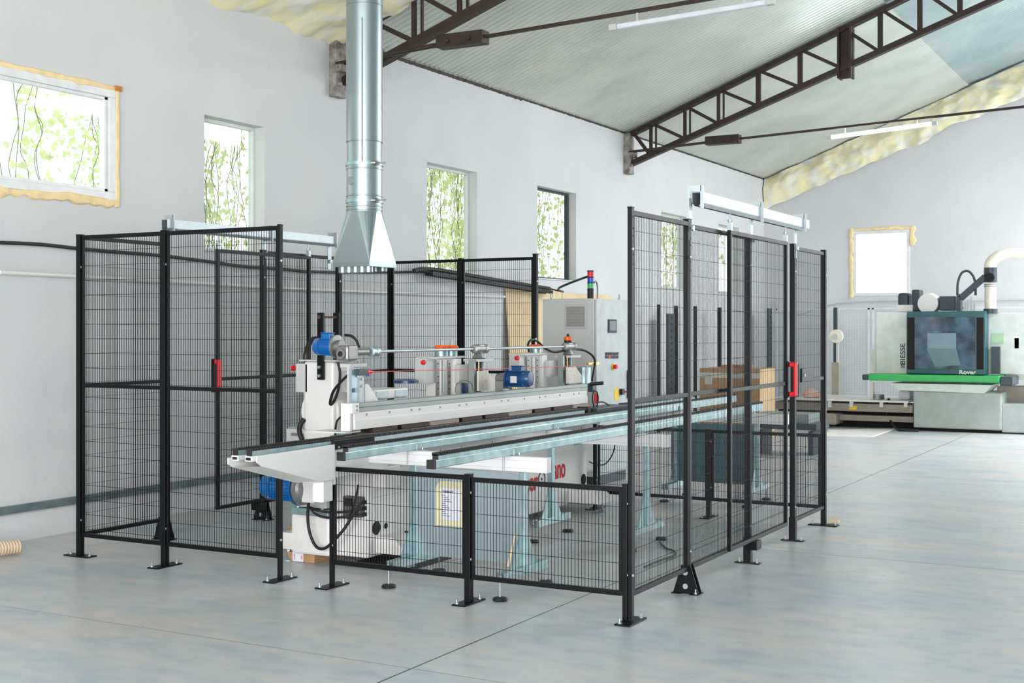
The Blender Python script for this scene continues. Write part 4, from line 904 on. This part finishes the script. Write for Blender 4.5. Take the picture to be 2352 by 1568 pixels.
# exit side: bracket block and conveyor end
MB().box(-4.85, -4.64, 9.74, 9.80, .80, .90).build('end_block', M_rubber, m)
MB().box(-4.80, -4.60, 9.84, 10.5, .83, .885).build('outfeed_guard', M_anth, m, bevel=.004)
MB().box(-4.80, -4.60, 9.82, 10.5, .79, .83).build('outfeed_bracket', M_white, m)
MB().box(-4.78, -4.62, 10.5, 12.2, .84, .875).build('outfeed_channel', M_galv, m)
mb = MB(); y = 10.5
while y < 12.2: mb.box(-4.70, -4.66, y, y+.02, .875, .893); y += .03
mb.build('outfeed_belt', M_belt, m)
B(-5.3, -4.86, 10.1, 10.45, .3, .8).build('rear_leg', M_white, m)
# pull cord across the beam with its red anchor
c = thing('rope_switch', 'red emergency pull cord with dark switch body, strung along the top of the white beam', 'switch', (-4.88, 6.75, 1.25))
ya_, z1_ = onX(820, 855, -4.88); yb_, _ = onX(840, 855, -4.88); MB().box(-4.90, -4.86, ya_, yb_, z1_-.02, z1_+.022).build('switch_body', M_anth, c, bevel=.003)
y2_, z2_ = onX(858, 856, -4.88); MB().lathe([(.022, 0), (.02, .02), (.012, .022), (.012, .06), (.006, .065), (.006, .085)], (-4.88, yb_, z1_), 'Y', 18).build('red_head', M_red, c)
MB().cyl((-4.88, yb_+.02, z1_-.03), (-4.88, yb_+.02, z1_-.015), .010, n=12).build('blue_reset_button', M_bluel, c)
yc_, zc_ = onX(1362, 838, -4.88); MB().tube([(-4.88, yb_+.08, z1_), (-4.88, (yb_+yc_)/2, (z1_+zc_)/2-.006), (-4.88, yc_, zc_)], .0028, 6).build('cord', M_red, c)
# vertical support of the switch
MB().box(-4.895, -4.87, ya_+.02, ya_+.05, 1.084, z1_-.02).build('switch_bracket', M_galvb, c)
# grey slide unit behind the base on the left, and orange marker
t = thing('slide_unit', 'grey linear slide unit with chain guide left of the white column', 'machine unit', (-5.75, 7.3, .9))
mb = MB(); bY(mb, 657, 985, 702, 1016, 7.3, .25); mb.build('slide_body', M_grey, t, bevel=.005)
mb = MB(); bY(mb, 662, 981, 704, 985, 7.32, .2); mb.build('top_plate', M_galvb, t)
mb = MB(); bY(mb, 668, 995, 704, 1001, 7.29, .012); mb.build('slide_groove', M_cast, t)
B(-5.7, -5.55, 7.7, 7.8, .0, .84).build('support_leg', M_grey, t)
mb = MB(); bY(mb, 634, 1004, 641, 1023, 7.1, .02); o = mb.build('orange_marker', M_orange); tag(o, 'small orange marker on a rod beside the blue motor and fence', 'marker')
x_, z_ = onY(637.5, 1020, 7.11); 
o2 = MB().cyl((x_, 7.125, 0), (x_, 7.125, z_), .006, n=8).build('marker_rod', M_cast, o)

# ================================================================ EXTENSION TABLE in front of the machine
e = thing('extension_table', 'extension table of two galvanised rails on white cross arms in front of the machine', 'table', (-4.0, 8.5, 0))
def rail(X, y0, y1, zt_):
    mb = MB(); mb.box(X-.026, X+.026, y0+.012, y1, zt_-.082, zt_-.036); g = mb.build('support_rail', M_galv, e, bevel=.004)
    MB().box(X-.028, X+.028, y0, y0+.012, zt_-.084, zt_-.035).build('end_cap', M_rubber, g, bevel=.003)
    MB().box(X-.022, X-.017, y0+.05, y1, zt_-.036, zt_-.016).box(X+.017, X+.022, y0+.05, y1, zt_-.036, zt_-.016).build('belt_channel', M_galv, g)
    mb = MB(); mb.box(X-.0165, X+.0165, y0+.045, y1, zt_-.036, zt_-.009); mb.box(X-.021, X+.021, y0+.045, y1, zt_-.0155, zt_-.009); y = y0+.045
    while y < y1: mb.box(X-.021, X+.021, y, y+.014, zt_-.010, zt_); y += .024
    mb.build('toothed_belt', M_belt, g)
R1 = -4.34; R2 = -3.66
rail(R1, 5.86, onX(1737, 882, R1)[0] if False else 12.6, .895); rail(R2, 5.74, 11.35, .895)
# cross arms (white slotted profiles), stands and their sheets
for i, (Y, xa, xb) in enumerate(((6.62, -4.82, -3.405), (8.48, -4.82, -3.40), (11.0, -4.7, -3.3))):
    a = MB(); a.box(xa, xb, Y-.03, Y+.03, .718, .808); arm = a.build('cross_arm', M_white2, e, bevel=.003)
    B(xa+.01, xb-.01, Y-.031, Y-.0295, .783, .786).build('slot', M_grey, arm); B(xa+.01, xb-.01, Y-.031, Y-.0295, .738, .741).build('slot', M_grey, arm)
    for X in (R1, R2):
        mb = MB(); mb.box(X-.045, X+.055, Y-.04, Y+.04, .8085, .8125).cyl((X+.045, Y+.025, .812), (X+.045, Y+.025, .826), .007, n=8).box(X+.0265, X+.030, Y-.025, Y+.025, .812, .856).box(X+.030, X+.040, Y-.025, Y-.02, .812, .850); mb.build('rail_clamp', M_galvb, arm)
        MB().cyl((X-.03, Y-.036, .725), (X-.03, Y-.036, .808), .005, n=8).build('clamp_screw', M_galvb, arm)
    for X in (-4.37, -3.6):
        s = MB().box(X-.022, X+.022, Y-.022+.05, Y+.022+.05, .13, .717).build('upright', M_galv, e, bevel=.003)
        MB().prism([(Y+.05-.27, .105), (Y+.05+.27, .105), (Y+.05+.27, .155), (Y+.05-.27, .155)], 'X', X-.03, X+.03).build('foot_channel', M_galv, s, bevel=.002)
        MB().prism([(Y+.028, .155), (Y-.11, .155), (Y+.018, .37), (Y+.028, .37)], 'X', X-.003, X+.003).prism([(Y+.072, .155), (Y+.21, .155), (Y+.082, .37), (Y+.072, .37)], 'X', X-.003, X+.003).build('gusset', M_galv, s)
        for dy_ in (-.285, .285):
            yy = Y+.05+dy_; f = MB().lathe([(.042, 0), (.044, .008), (.038, .018), (.014, .022)], (X, yy, 0), 'Z', 22).build('foot_pad', M_rubber, s)
            MB().cyl((X, yy, .02), (X, yy, .16), .0055, n=10).cyl((X, yy, .135), (X, yy, .143), .012, n=6).box(X-.022, X+.022, yy-.02, yy+.02, .118, .126).build('levelling_screw', M_galvb, s)
    if i in (0, 2):
        sh = MB().box(-4.41, -3.575, Y+.035, Y+.041, .165, .70).build('cover_sheet', M_sheet if i == 0 else M_tealsheet, e)
        if i == 0:
            YY = Y+.035; xa_, za_ = onY(1000, 1103, YY); xb_, zb_ = onY(1071, 1211, YY)
            MB().prism([(xa_, zb_), (xb_, zb_), (xb_, za_), (xa_+.04, za_), (xa_, za_-.04)], 'Y', YY-.003, YY).build('yellow_sticker', M_film, sh, label='translucent yellow sticker')
            xc_, zc_ = onY(1014, 1120, YY); xd_, zd_ = onY(1058, 1196, YY); B(xc_, xd_, YY-.0045, YY-.003, zd_, zc_).build('printed_label', M_paper, sh)
            text('maxcut', .024, M_ink, ((xc_+xd_)/2-.02, YY-.0055, zc_-.018), ROT_NY, sh, 'label_heading', ext=.0003, bold=.0006)
            mb = MB()
            for k in range(11): mb.box(xc_+.008, xc_+.03+.05*((k*5) % 4)/3, YY-.0052, YY-.0045, zc_-.045-k*.0125, zc_-.042-k*.0125)
            mb.build('label_lines', M_ink, sh)
            MB().prism([(-3.66, .16), (-3.64, .16), (-3.60, .36), (-3.605, .36)], 'Y', Y-.05, Y-.047).build('loose_strip', M_ply, sh)
# black rubber mat under the base, box with tape
o = B(-5.04, -4.55, 6.98, 7.4, 0, .006).build('rubber_mat', M_rubber); tag(o, 'black rubber mat on the floor under the white machine base', 'mat')
def cardbox(name, x0, x1, y0, y1, z0, z1, lab, tapes=(), side=None):
    t = thing(name, lab, 'box', ((x0+x1)/2, (y0+y1)/2, z0)); MB().box(x0, x1, y0, y1, z0, z1).build('carton', side or M_card, t, bevel=.004)
    return t
t = cardbox('cardboard_box', -5.47, -5.25, 6.80, 7.3, 0, .062, 'flat cardboard box with red-printed tape under the white machine base')
B(-5.43, -5.34, 6.797, 6.8, 0.003, .062).build('white_tape', M_paper, t)
text('ouis', .026, M_redink, (-5.415, 6.7965, .031), ROT_NY @ Matrix.Rotation(PI/2, 3, 'Z'), t, 'tape_print', ext=.0003, sx=.9); text('uza', .026, M_redink, (-5.355, 6.7965, .031), ROT_NY @ Matrix.Rotation(PI/2, 3, 'Z'), t, 'tape_print', ext=.0003, sx=.9)
t = thing('cardboard_box', 'opened cardboard box on the floor behind the white outrigger', 'box', (-5.65, 7.4, 0))
MB().box(-5.80, -5.49, 7.22, 7.65, 0, .15).build('carton', M_card, t, bevel=.004)
MB().box(-5.80, -5.49, 7.2, 7.215, .15, .155).add([(-5.80, 7.22, .15), (-5.49, 7.22, .15), (-5.47, 7.42, .235), (-5.78, 7.42, .235)], [(0, 1, 2, 3)]).build('flap', M_card, t)
# floor cable inside the cage
tag(MB().tube([flr(1515, 1248)+(.01,), flr(1530, 1262)+(.01,), flr(1548, 1268)+(.01,), flr(1549, 1278)+(.01,), flr(1515, 1290)+(.01,), flr(1480, 1305)+(.01,)], .006, 8).build('floor_cable', M_rubber), 'thin black cable lying on the floor behind the right fence', 'cable')

# ================================================================ ELECTRICAL CABINET with signal tower
D = 12.6; l_ = (1364-CXP)/FPX*D; cx_ = D*_F[0]+l_*_R[0]; cy_ = D*_F[1]+l_*_R[1]
H = CAMH+72*D/FPX; wX = cx_-onY(1246, 700, cy_)[0]; wY = onX(1443, 700, cx_)[0]-cy_
t = thing('electrical_cabinet', 'tall grey electrical cabinet with touch screen and red-blue-green signal tower nearby', 'cabinet', (cx_, cy_, 0))
MB().box(cx_-wX, cx_, cy_, cy_+wY, .1, H).build('carcass', M_cab, t, bevel=.006)
MB().box(cx_-wX+.02, cx_-.02, cy_+.02, cy_+wY-.02, 0, .1).build('plinth', M_anth, t)
dr = MB().box(cx_, cx_+.02, cy_+.02, cy_+wY-.01, .12, H-.012).build('door', mat('cabinet_door_grey', (190, 199, 198), .45), t, bevel=.004)
def onc(px, py): return onX(px, py, cx_+.02)
def cbox(mb, x0, y0, x1, y1, th): a, zt_ = onc(x0, (y0+y1)/2*0+y0); b, _ = onc(x1, y0); _, zb_ = onc((x0+x1)/2, y1); return mb.box(cx_+.02, cx_+.02+th, a, b, zb_, zt_)
cbox(MB(), 1396, 733, 1415, 764, .01).build('screen_bezel', M_ink, dr, bevel=.002); cbox(MB(), 1399, 737, 1413, 759, .011).build('touch_screen', M_screen, dr)
mb = MB(); bt = MB()
for k in range(6):
    for j in range(2): cbox(mb, 1390.5+k*4.8, 809+j*7.5, 1394.5+k*4.8, 815+j*7.5, .012)
mb.build_each('push_button', M_ink, dr); cbox(MB(), 1395, 817, 1399, 822, .016).build('red_push_button', M_red, dr)
y_, z_ = onc(1408, 842); MB().cyl((cx_+.02, y_, z_), (cx_+.03, y_, z_), .032, n=20).build('yellow_collar', M_yellow, dr); MB().cyl((cx_+.03, y_, z_), (cx_+.065, y_, z_), .022, n=18).build('stop_button', M_red, dr)
cbox(MB(), 1411, 892, 1421, 919, .003).build('warning_label', M_yellow, dr); cbox(MB(), 1423, 893, 1429, 906, .03).build('main_switch', M_rubber, dr)
y_, z_ = onc(1431, 899); MB().cyl((cx_+.05, y_-.02, z_), (cx_+.07, y_, z_), .008, n=10).build('switch_lever', M_red, dr)
y_, z_ = onc(1441, 882); MB().box(cx_+.02, cx_+.045, y_-.012, y_+.012, z_-.15, z_+.15).build('door_handle', M_rubber, dr, bevel=.01)
vg = MB(); a_, zt_ = onY(1298, 699, cy_); b_, zb_ = onY(1348, 754, cy_); g = vg.box(a_, b_, cy_-.012, cy_, zb_, zt_).build('vent_grille', M_grey, t, bevel=.004)
mb = MB(); n = 22
for k in range(n): z = zb_+.02+(zt_-zb_-.04)*k/n; mb.box(a_+.02, b_-.02, cy_-.016, cy_-.012, z, z+.004)
mb.build('vent_slats', mat('vent_dark', (120, 122, 114), .6), g)
for px in (1254, 1432):
    X_ = cx_-wX+.06 if px < 1300 else cx_-.06; Y_ = cy_+.08 if px < 1300 else cy_+wY-.1
    MB().lathe([(.010, 0), (.010, .012)], (X_, Y_, H), 'Z', 12).build('eye_bolt_base', M_galvb, t)
    rg = MB(); pts = [(X_, Y_+.02*math.cos(a), H+.032+.022*math.sin(a)) for a in [2*PI*k/10 for k in range(11)]]; rg.tube(pts, .005, 8).build('eye_bolt', M_galvb, t)
tw = thing('signal_tower', 'signal tower with red, blue and green lenses on top of the grey cabinet', 'signal light', (cx_-.05, cy_+.08, H))
tx, ty = cx_-.06, cy_+.05; pxm = FPX/D
def seg(y0, y1, r, mm, nm): MB().cyl((tx, ty, CAMH-(y1-HYP)/pxm), (tx, ty, CAMH-(y0-HYP)/pxm), r, n=24).build(nm, mm, tw)
seg(661, 684.5, .032, M_rubber, 'base'); seg(650, 660, .031, M_green, 'green_lens'); seg(648, 650, .033, M_rubber, 'ring'); seg(637, 648, .031, M_bluel, 'blue_lens'); seg(635, 637, .033, M_rubber, 'ring'); seg(623, 635, .031, M_red, 'red_lens'); seg(620, 623, .033, M_rubber, 'top_cap')
tag(MB().tube([(p1[0], p1[1], p1[2]+.03), (p1[0]+.3, p1[1]-.2, p1[2]-.02), (tx-.35, ty+.0, H+.11), (tx-.03, ty, H+.22)], .011, 8).build('tower_cable', M_rubber), 'black cable hanging from the sloping tray to the signal tower', 'cable')
tag(MB().tube([(tx+.02, ty+.12, H), (tx+.02, ty+.12, H+.12), (tx+.02, ty+.09, H+.17), (tx+.02, ty+.04, H+.16)], .009, 8).build('short_conduit', M_cast), 'short bent conduit behind the signal tower on the cabinet', 'cable')

# ================================================================ FAR LEFT: stored posts and cartons
def spost(px, pt, w, lab, mm=M_black, X=-7.42, zb_=0.0):
    y, z = onX(px, pt, X); t = MB().box(X-.02, X+.02, y-w/2, y+w/2, zb_, z).build('stored_post', mm); tag(t, lab, 'post', 'posts standing by the left wall')
    h = MB()
    for k in range(12): h.box(X+.02, X+.0215, y-w*.15, y+w*.15, z-.08-k*.1, z-.05-k*.1)
    h.build('punched_slots', M_dark, t)
spost(1513, 699, .05, 'narrow dark perforated post standing by the wall, leftmost of the group'); spost(1540, 720, .26, 'broad dark teal post shorter than its neighbours, by the left wall', M_anth)
spost(1553, 702, .08, 'dark perforated post right beside the broad teal one'); spost(1597, 703, .07, 'dark perforated post seen just right of the gusseted fence post')
spost(1653, 706, .09, 'dark perforated post rising behind the cardboard boxes'); spost(1767, 708, .20, 'dark post at the far corner above the cardboard boxes', M_anth, -7.35)
tag(MB().tube([onY(px, 100, YF-.04)[:1]+(YF-.04, onY(px, py, YF-.04)[1]) for px, py in ((1775, 690), (1800, 715), (1840, 720), (1880, 706), (1920, 697), (1980, 692), (2060, 690), (2200, 690), (2352, 688), (2420, 688))], .012, 8).build('far_wall_cable', M_grey), 'thin grey cable sagging along the far wall below the window', 'cable')
# white mesh fence along the far walls
def light_panel(ax, u0, u1, c, h, lab):
    t = thing('white_mesh_fence', lab, 'fence', ((u0+u1)/2, c, 0) if ax == 'X' else (c, (u0+u1)/2, 0), 'pale mesh fence panels')
    mesh_wires(ax, u0, u1, c, .1, h, pitch=.05, r=.002, hp=.05).build('wire_mesh', M_mesh_light, t)
    fr = MB()
    for q in ((u0, u1, h-.03, h), (u0, u1, .08, .11), (u0, u0+.03, 0, h), (u1-.03, u1, 0, h)):
        fr.box(q[0], q[1], c-.015, c+.015, q[2], q[3]) if ax == 'X' else fr.box(c-.015, c+.015, q[0], q[1], q[2], q[3])
    fr.build('frame', M_mesh_light, t); return t
light_panel('X', -7.3, -5.55, 23.55, 1.95, 'pale wire mesh fence in front of the far wall below the window, left part')
light_panel('X', -5.5, -3.9, 23.55, 1.95, 'pale wire mesh fence in front of the far wall, part behind the green machine')
light_panel('X', -3.85, -1.5, 23.55, 1.95, 'pale wire mesh fence in front of the far wall, right of the green machine')
x_, z_ = onY(1919, 706, 23.3); tag(B(x_-.03, x_+.03, 23.27, 23.33, 0, z_).build('dark_post', M_anth), 'short dark post in front of the far mesh fence above the round reel', 'post')
t = thing('hose_reel', 'round cream reel on a grey stand near the far wall left of the green machine', 'reel', (x_, 22.9, 0))
xr, zr2 = onY(1921, 772, 22.9); MB().cyl((xr, 22.86, zr2), (xr, 22.94, zr2), .12, n=32).build('reel_disc', M_cream, t); MB().lathe([(.05, -.08), (.05, -.04)], (xr, 22.9, zr2), 'Y', 20).build('hub', M_grey, t)
B(xr-.1, xr+.03, 22.95, 23.05, 0, onY(1910, 832, 22.95)[1]).build('stand', M_beige, t); B(xr-.02, xr+.02, 22.96, 23.0, onY(1910, 832, 22.95)[1]-.01, zr2).build('arm', M_grey, t)
t = thing('cardboard_box', 'large cardboard box with clear tape seen through the right sliding gate', 'box', (-6.3, 19.5, 0))
YB_ = 18.3; xa_, zt_ = onY(1607, 845, YB_); xb_, _ = onY(1745, 845, YB_); xs_ = 0
MB().box(xa_, xb_, YB_, YB_+.75, 0.0, zt_).build('carton', M_card, t, bevel=.006); B(xb_, xb_+.004, YB_+.01, YB_+.74, .01, zt_-.01).build('lit_carton_side', M_card_lit, t)
_, z1_ = onY(1680, 868, YB_); _, z2_ = onY(1680, 856, YB_); B(xa_, xb_, YB_-.003, YB_, z1_, z2_).build('tape', M_tape, t); B(xa_+.08, xa_+.2, YB_-.003, YB_, z1_-.1, z1_).build('tape', M_tape, t)
tag(MB().box(xa_+.3, xa_+.68, YB_+.1, YB_+.5, zt_+.001, zt_+.05).build('flat_carton', M_card, bevel=.004), 'flat cardboard carton lying on the large taped box', 'box')

# ================================================================ FAR CNC MACHINE
YM = 20.3
def my(x0, y0, x1, y1, th, Y=YM): return bY(MB(), x0, y0, x1, y1, Y, th)
k = thing('cnc_machining_centre', 'pale green machining centre with dark window and bright green band, far right', 'machine', (onY(2150, 990, YM)[0], YM, 0))
my(2012, 717, 2083, 858, 1.3).build('left_housing', M_sage, k, bevel=.01)
X0, zT = onY(2083, 715, YM-.25); X1, zBt = onY(2262, 861, YM-.25)
MB().box(X0, X1, YM-.25, YM+1.2, zBt, zT).build('cabin', M_teal, k, bevel=.01)
wx0, wz1 = onY(2101, 728, YM-.26); wx1, wz0 = onY(2240, 848, YM-.26)
B(wx0, wx1, YM-.262, YM-.25, wz0, wz1).build('cabin_window', M_glassd, k)
bY(MB(), 2084, 729, 2101, 848, YM-.255, .01).build('dark_strip', M_dark, k); bY(MB(), 2243, 729, 2259, 848, YM-.255, .01).build('dark_strip', M_dark, k)
# what shows behind the window
bY(MB(), 2130, 765, 2196, 800, YM-.264, .003).build('spindle_head', mat('spindle_behind_glass', (118, 142, 154), .3), k)
MB().prism([(onY(2128, 800, YM-.264)[0], onY(2128, 800, YM-.264)[1]), (onY(2196, 800, YM-.264)[0], onY(2196, 800, YM-.264)[1]), (onY(2206, 838, YM-.264)[0], onY(2206, 838, YM-.264)[1]), (onY(2148, 842, YM-.264)[0], onY(2148, 842, YM-.264)[1])], 'Y', YM-.264, YM-.262).build('spindle_skirt', mat('skirt_behind_glass', (96, 122, 132), .3), k)
bY(MB(), 2262, 718, 2440, 860, YM+.1, 1.1).build('right_housing', M_sage, k, bevel=.01)
a_, z_ = onY(2262, 738, YM); bY(MB(), 2278, 765, 2306, 788, YM+.09, .01).build('green_label', mat('pale_green_label', (186, 216, 178), .5), k)
a_, z1_ = onY(1993, 859, YM-.45); b_, z0_ = onY(2296, 884, YM-.45)
MB().box(a_, b_, YM-.45, YM+.3, z0_+.03, z1_).build('green_band', M_lime, k, bevel=.02)
MB().box(a_-.09, a_, YM-.44, YM+.2, z0_+.035, z1_-.005).build('band_end_cap', M_anth, k, bevel=.02); MB().box(b_, b_+.18, YM-.44, YM+.2, z0_-.01, z1_-.005).build('band_end_cap', M_anth, k, bevel=.02)
# lower body
X0, z1_ = onY(2045, 884, YM-.3); X1, z0_ = onY(2258, 903, YM-.3); MB().prism([(X0, z1_+.03), (onY(2278, 884, YM-.3)[0], z1_+.03), (X1, z0_), (onY(2062, 900, YM-.3)[0], z0_+.02)], 'Y', YM-.3, YM+.6).build('skirt', M_sage, k)
bY(MB(), 2098, 900, 2300, 985, YM-.1, .9).build('base', mat('base_sage_grey', (172, 182, 176), .5), k, bevel=.02)
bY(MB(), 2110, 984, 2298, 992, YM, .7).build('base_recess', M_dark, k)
bY(MB(), 2300, 929, 2420, 995, YM-.05, .9).build('right_base', mat('base_pale_grey', (178, 190, 186), .5), k, bevel=.02)
bY(MB(), 2290, 888, 2420, 932, YM+.5, .5).build('rear_base', M_beige, k)
bY(MB(), 2298, 846, 2420, 872, YM+.3, .6).build('side_table', M_sage, k, bevel=.01); bY(MB(), 2276, 796, 2296, 858, YM+.0, .3).build('dark_column', M_anth, k)
bY(MB(), 2330, 776, 2340, 800, YM+.1, .1).build('dark_button_box', M_anth, k)
bY(MB(), 1998, 802, 2012, 855, YM+.3, .6).build('white_panel', M_sage, k)
# lettering on the housing
xt, ztt = onY(2075, 815, YM); text('BIESSE', .10, M_ink, (onY(2074, 812, YM)[0], YM-.003, onY(2074, 813, YM)[1]), ROT_NY @ Matrix.Rotation(PI/2, 3, 'Z'), k, 'maker_lettering', ext=.001, sx=1.22, bold=.002)
mb = MB(); xl, zl = onY(2074, 840, YM)
for i in range(3):
    for j in range(3): mb.box(xl-.03+i*.02, xl-.015+i*.02, YM-.003, YM, zl-.03+j*.02, zl-.015+j*.02)
mb.build('maker_emblem', M_ink, k)
xt, _ = onY(2222, 855, YM-.255); text('Rover', .085, M_white, (xt, YM-.258, onY(2222, 855, YM-.255)[1]), ROT_NY, k, 'model_lettering', ext=.001, sx=1.15, bold=.002)
# roof gear
def ky(x0, y0, x1, y1, th, Y, mm, nm, bv=.01): return bY(MB(), x0, y0, x1, y1, Y, th).build(nm, mm, k, bevel=bv)
ky(2061, 672, 2086, 715, .4, YM+.3, M_anth, 'left_blower', .05); ky(2094, 665, 2112, 715, .3, YM+.3, M_anth, 'filter_tower', .02); ky(2058, 700, 2096, 716, .4, YM+.25, M_white, 'blower_base')
xd, zd = onY(2134, 697, YM+.2); MB().lathe([(.15, -.12), (.17, .05), (.08, .12), (.001, .14)], (xd, YM+.2, zd), 'Y', 28).build('white_drum', M_white, k)
ky(2157, 680, 2194, 713, .35, YM+.1, M_anth, 'dark_box'); ky(2197, 675, 2206, 716, .2, YM+.05, M_anth, 'mast')
pa = onY(2205, 685, YM+.05); pb = onY(2262, 635, YM+.05); MB().bar((pa[0], YM+.1, pa[1]), (pb[0], YM+.1, pb[1]), .10, .09).build('boom', M_anth, k, bevel=.005)
hx_, hz_ = onY(2275, 633, YM+.1); MB().cyl((hx_, YM+.1, hz_-.10), (hx_, YM+.1, hz_+.12), .095, n=28).build('hose_collar', M_anth, k); MB().cyl((hx_, YM-.02, hz_-.03), (hx_, YM+.1, hz_-.03), .07, n=24).build('collar_port', M_dark, k)
MB().cyl((hx_, YM+.1, hz_-.50), (hx_, YM+.1, hz_-.12), .085, n=28).build('flexible_hose', M_cream, k); MB().cyl((hx_, YM+.1, hz_-.57), (hx_, YM+.1, hz_-.50), .10, n=28).build('hose_socket', M_anth, k)
for dz in (-.13, -.16): MB().lathe([(.09, -.006), (.098, 0), (.09, .006)], (hx_, YM+.1, hz_+dz), 'Z', 28).build('hose_clip', M_galvb, k)
def q(px, py): x, z = onY(px, py, YM+.1); return (x, YM+.1, z)
MB().tube([q(2199, 678), q(2200, 650), q(2208, 628), q(2222, 622), q(2234, 632), q(2240, 650), q(2241, 678)], .018, 10).build('cable_loop', M_anth, k)
bb = MB()
for px, a, b in ((2215, 695, 716), (2222, 688, 716), (2230, 680, 716), (2237, 690, 716)): bb.bar(q(px, b), q(px+1, a), .03)
bb.build_each('small_fitting', M_grey, k)
MB().tube([(hx_, YM+.1, hz_+.12), (hx_+.01, YM+.1, hz_+.2), (hx_+.16, YM+.12, hz_+.31), (hx_+.5, YM+.2, hz_+.32), (hx_+1.2, YM+.4, hz_+.22), (hx_+2.2, YM+.6, hz_+.3)], .085, 18).build('extraction_hose', M_cream, k)
# machine bed with table, boards, clutter
bd = thing('machine_table', 'long greige machine table with white board on top, left of the machining centre', 'table', (-5, YM, 0))
X0, z1_ = onY(1780, 921, YM+.1); X1, z0_ = onY(2098, 948, YM+.1)
MB().box(X0, X1, YM+.05, YM+.6, z0_, z1_).build('upper_beam', M_beige, bd, bevel=.006)
X0b, z1b = onY(1920, 951, YM+.1); MB().box(X0b, X1, YM+.08, YM+.5, onY(2000, 967, YM+.1)[1], z1b).build('lower_beam', M_beige, bd, bevel=.006)
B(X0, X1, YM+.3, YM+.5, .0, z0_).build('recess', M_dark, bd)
for px in (1905, 1955, 2024, 2080): bY(MB(), px-4, 921, px+4, 935, YM+.03, .06).build('bracket', M_sage, bd)
bY(MB(), 1890, 950, 1920, 975, YM-.15, .6).build('pedestal', M_beige, bd, bevel=.02)
a_, z_ = onY(1957, 936, YM+.04); B(a_-.05, a_+.07, YM+.045, YM+.05, z_-.03, z_+.03).build('yellow_label', M_yellow, bd)
zb_ = z1_
mb = MB().box(X0, X1-.05, YM-.05, YM+1.3, zb_+.04, zb_+.065); tb = mb.build('white_board', M_white_plate); tag(tb, 'white board lying on the long machine table', 'board')
MB().lathe([(.11, 0), (.11, .075), (.09, .076)], (onY(2015, 915, YM+.3)[0], YM+.3, zb_+.066), 'Z', 28).build('tape_roll_x', M_cast)
o = bpy.data.objects['tape_roll_x']; o.name = 'metal_ring'; tag(o, 'round grey metal ring on the white board beside the machining centre', 'ring')
tag(MB().box(onY(2066, 900, YM+.5)[0], onY(2094, 900, YM+.5)[0], YM+.4, YM+.75, zb_+.066, zb_+.21).build('clear_bag', M_paper, bevel=.04), 'white plastic bag standing on the white board next to the green machine', 'bag')
tag(MB().lathe([(.001, 0), (.14, .01), (.16, .06), (.10, .12), (.03, .15), (.001, .155)], (onY(1860, 905, YM+.2)[0], YM+.3, zb_+.066), 'Z', 20).build('orange_bag', mat('orange_white_bag', (240, 150, 110), .6, rgb2=(240, 220, 210), scale=6)), 'crumpled orange and white bag on the white board by the lock post', 'bag')
tag(MB().tube([q(2043, 915), q(2037, 925), q(2036, 945), q(2045, 966), (onY(2065, 980, YM-.3)[0], YM-.3, .02), (onY(2110, 984, YM-.3)[0], YM-.3, .02)], .02, 8).build('supply_hose', M_rubber), 'black hose hanging from the white board to the floor beside the green machine', 'hose')
f0 = flr(1905, 988); f1 = flr(2060, 984); f2 = flr(2005, 1003); f3 = flr(1890, 1001)
tag(MB().prism([f3, f2, f1, f0], 'Z', 0, .012).build('floor_board', M_white_plate), 'pale board lying flat on the floor in front of the machine table', 'board')
# two white legs / posts rising from the table
tag(MB().box(onY(1998, 880, YM+.2)[0], onY(2006, 880, YM+.2)[0], YM+.2, YM+.28, zb_+.066, onY(2000, 877, YM+.2)[1]).build('white_upright', M_white), 'white upright between the white board and the green band', 'post')
# low grey frame unit seen behind the fence
t = thing('grey_conveyor_section', 'low grey metal conveyor section on the floor behind the far right fence', 'conveyor', (-4.6, 15.5, 0))
YG = 15.6; bY(MB(), 1732, 950, 1858, 972, YG, .5).build('channel', M_greyalu, t, bevel=.005)
bY(MB(), 1740, 972, 1875, 986, YG-.1, .6).build('base_frame', M_anth, t, bevel=.005)
x0_, z0_ = onY(1740, 986, YG); MB().box(x0_, x0_+.06, YG, YG+.4, 0, z0_+.002).box(x0_+.65, x0_+.71, YG, YG+.4, 0, z0_+.002).build_each('leg', M_anth, t)
# wooden offcut by the far right post
x_, y_ = flr(1910, 1203); tag(MB().box(x_-.03, x_+.05, y_+.01, y_+.06, .009, .035).build('wood_offcut', M_ply), 'small wooden offcut on the base plate of the far right post', 'wood')
# ribbed hose on the floor at the left edge
def ribbed(p0, p1, r, lab):
    p0 = Vector(p0); p1 = Vector(p1); n = 44; prof = []
    for i in range(n*2+1): prof.append((r if i % 2 else r*.9, i/(n*2)*(p1-p0).length))
    mb = MB().lathe(prof, (0, 0, 0), 'Z', 24); qn = (p1-p0).to_track_quat('Z', 'Y'); mb.v = [tuple(qn @ Vector(v)+p0) for v in mb.v]
    tag(mb.build('ribbed_hose', mat('translucent_ribbed_hose', (214, 192, 164), .5)), lab, 'hose')
a = flr(43, 1272); ribbed((a[0], a[1], .056), (a[0]-.15, a[1]-.95, .056), .052, 'beige ribbed hose lying on the floor at the left wall')
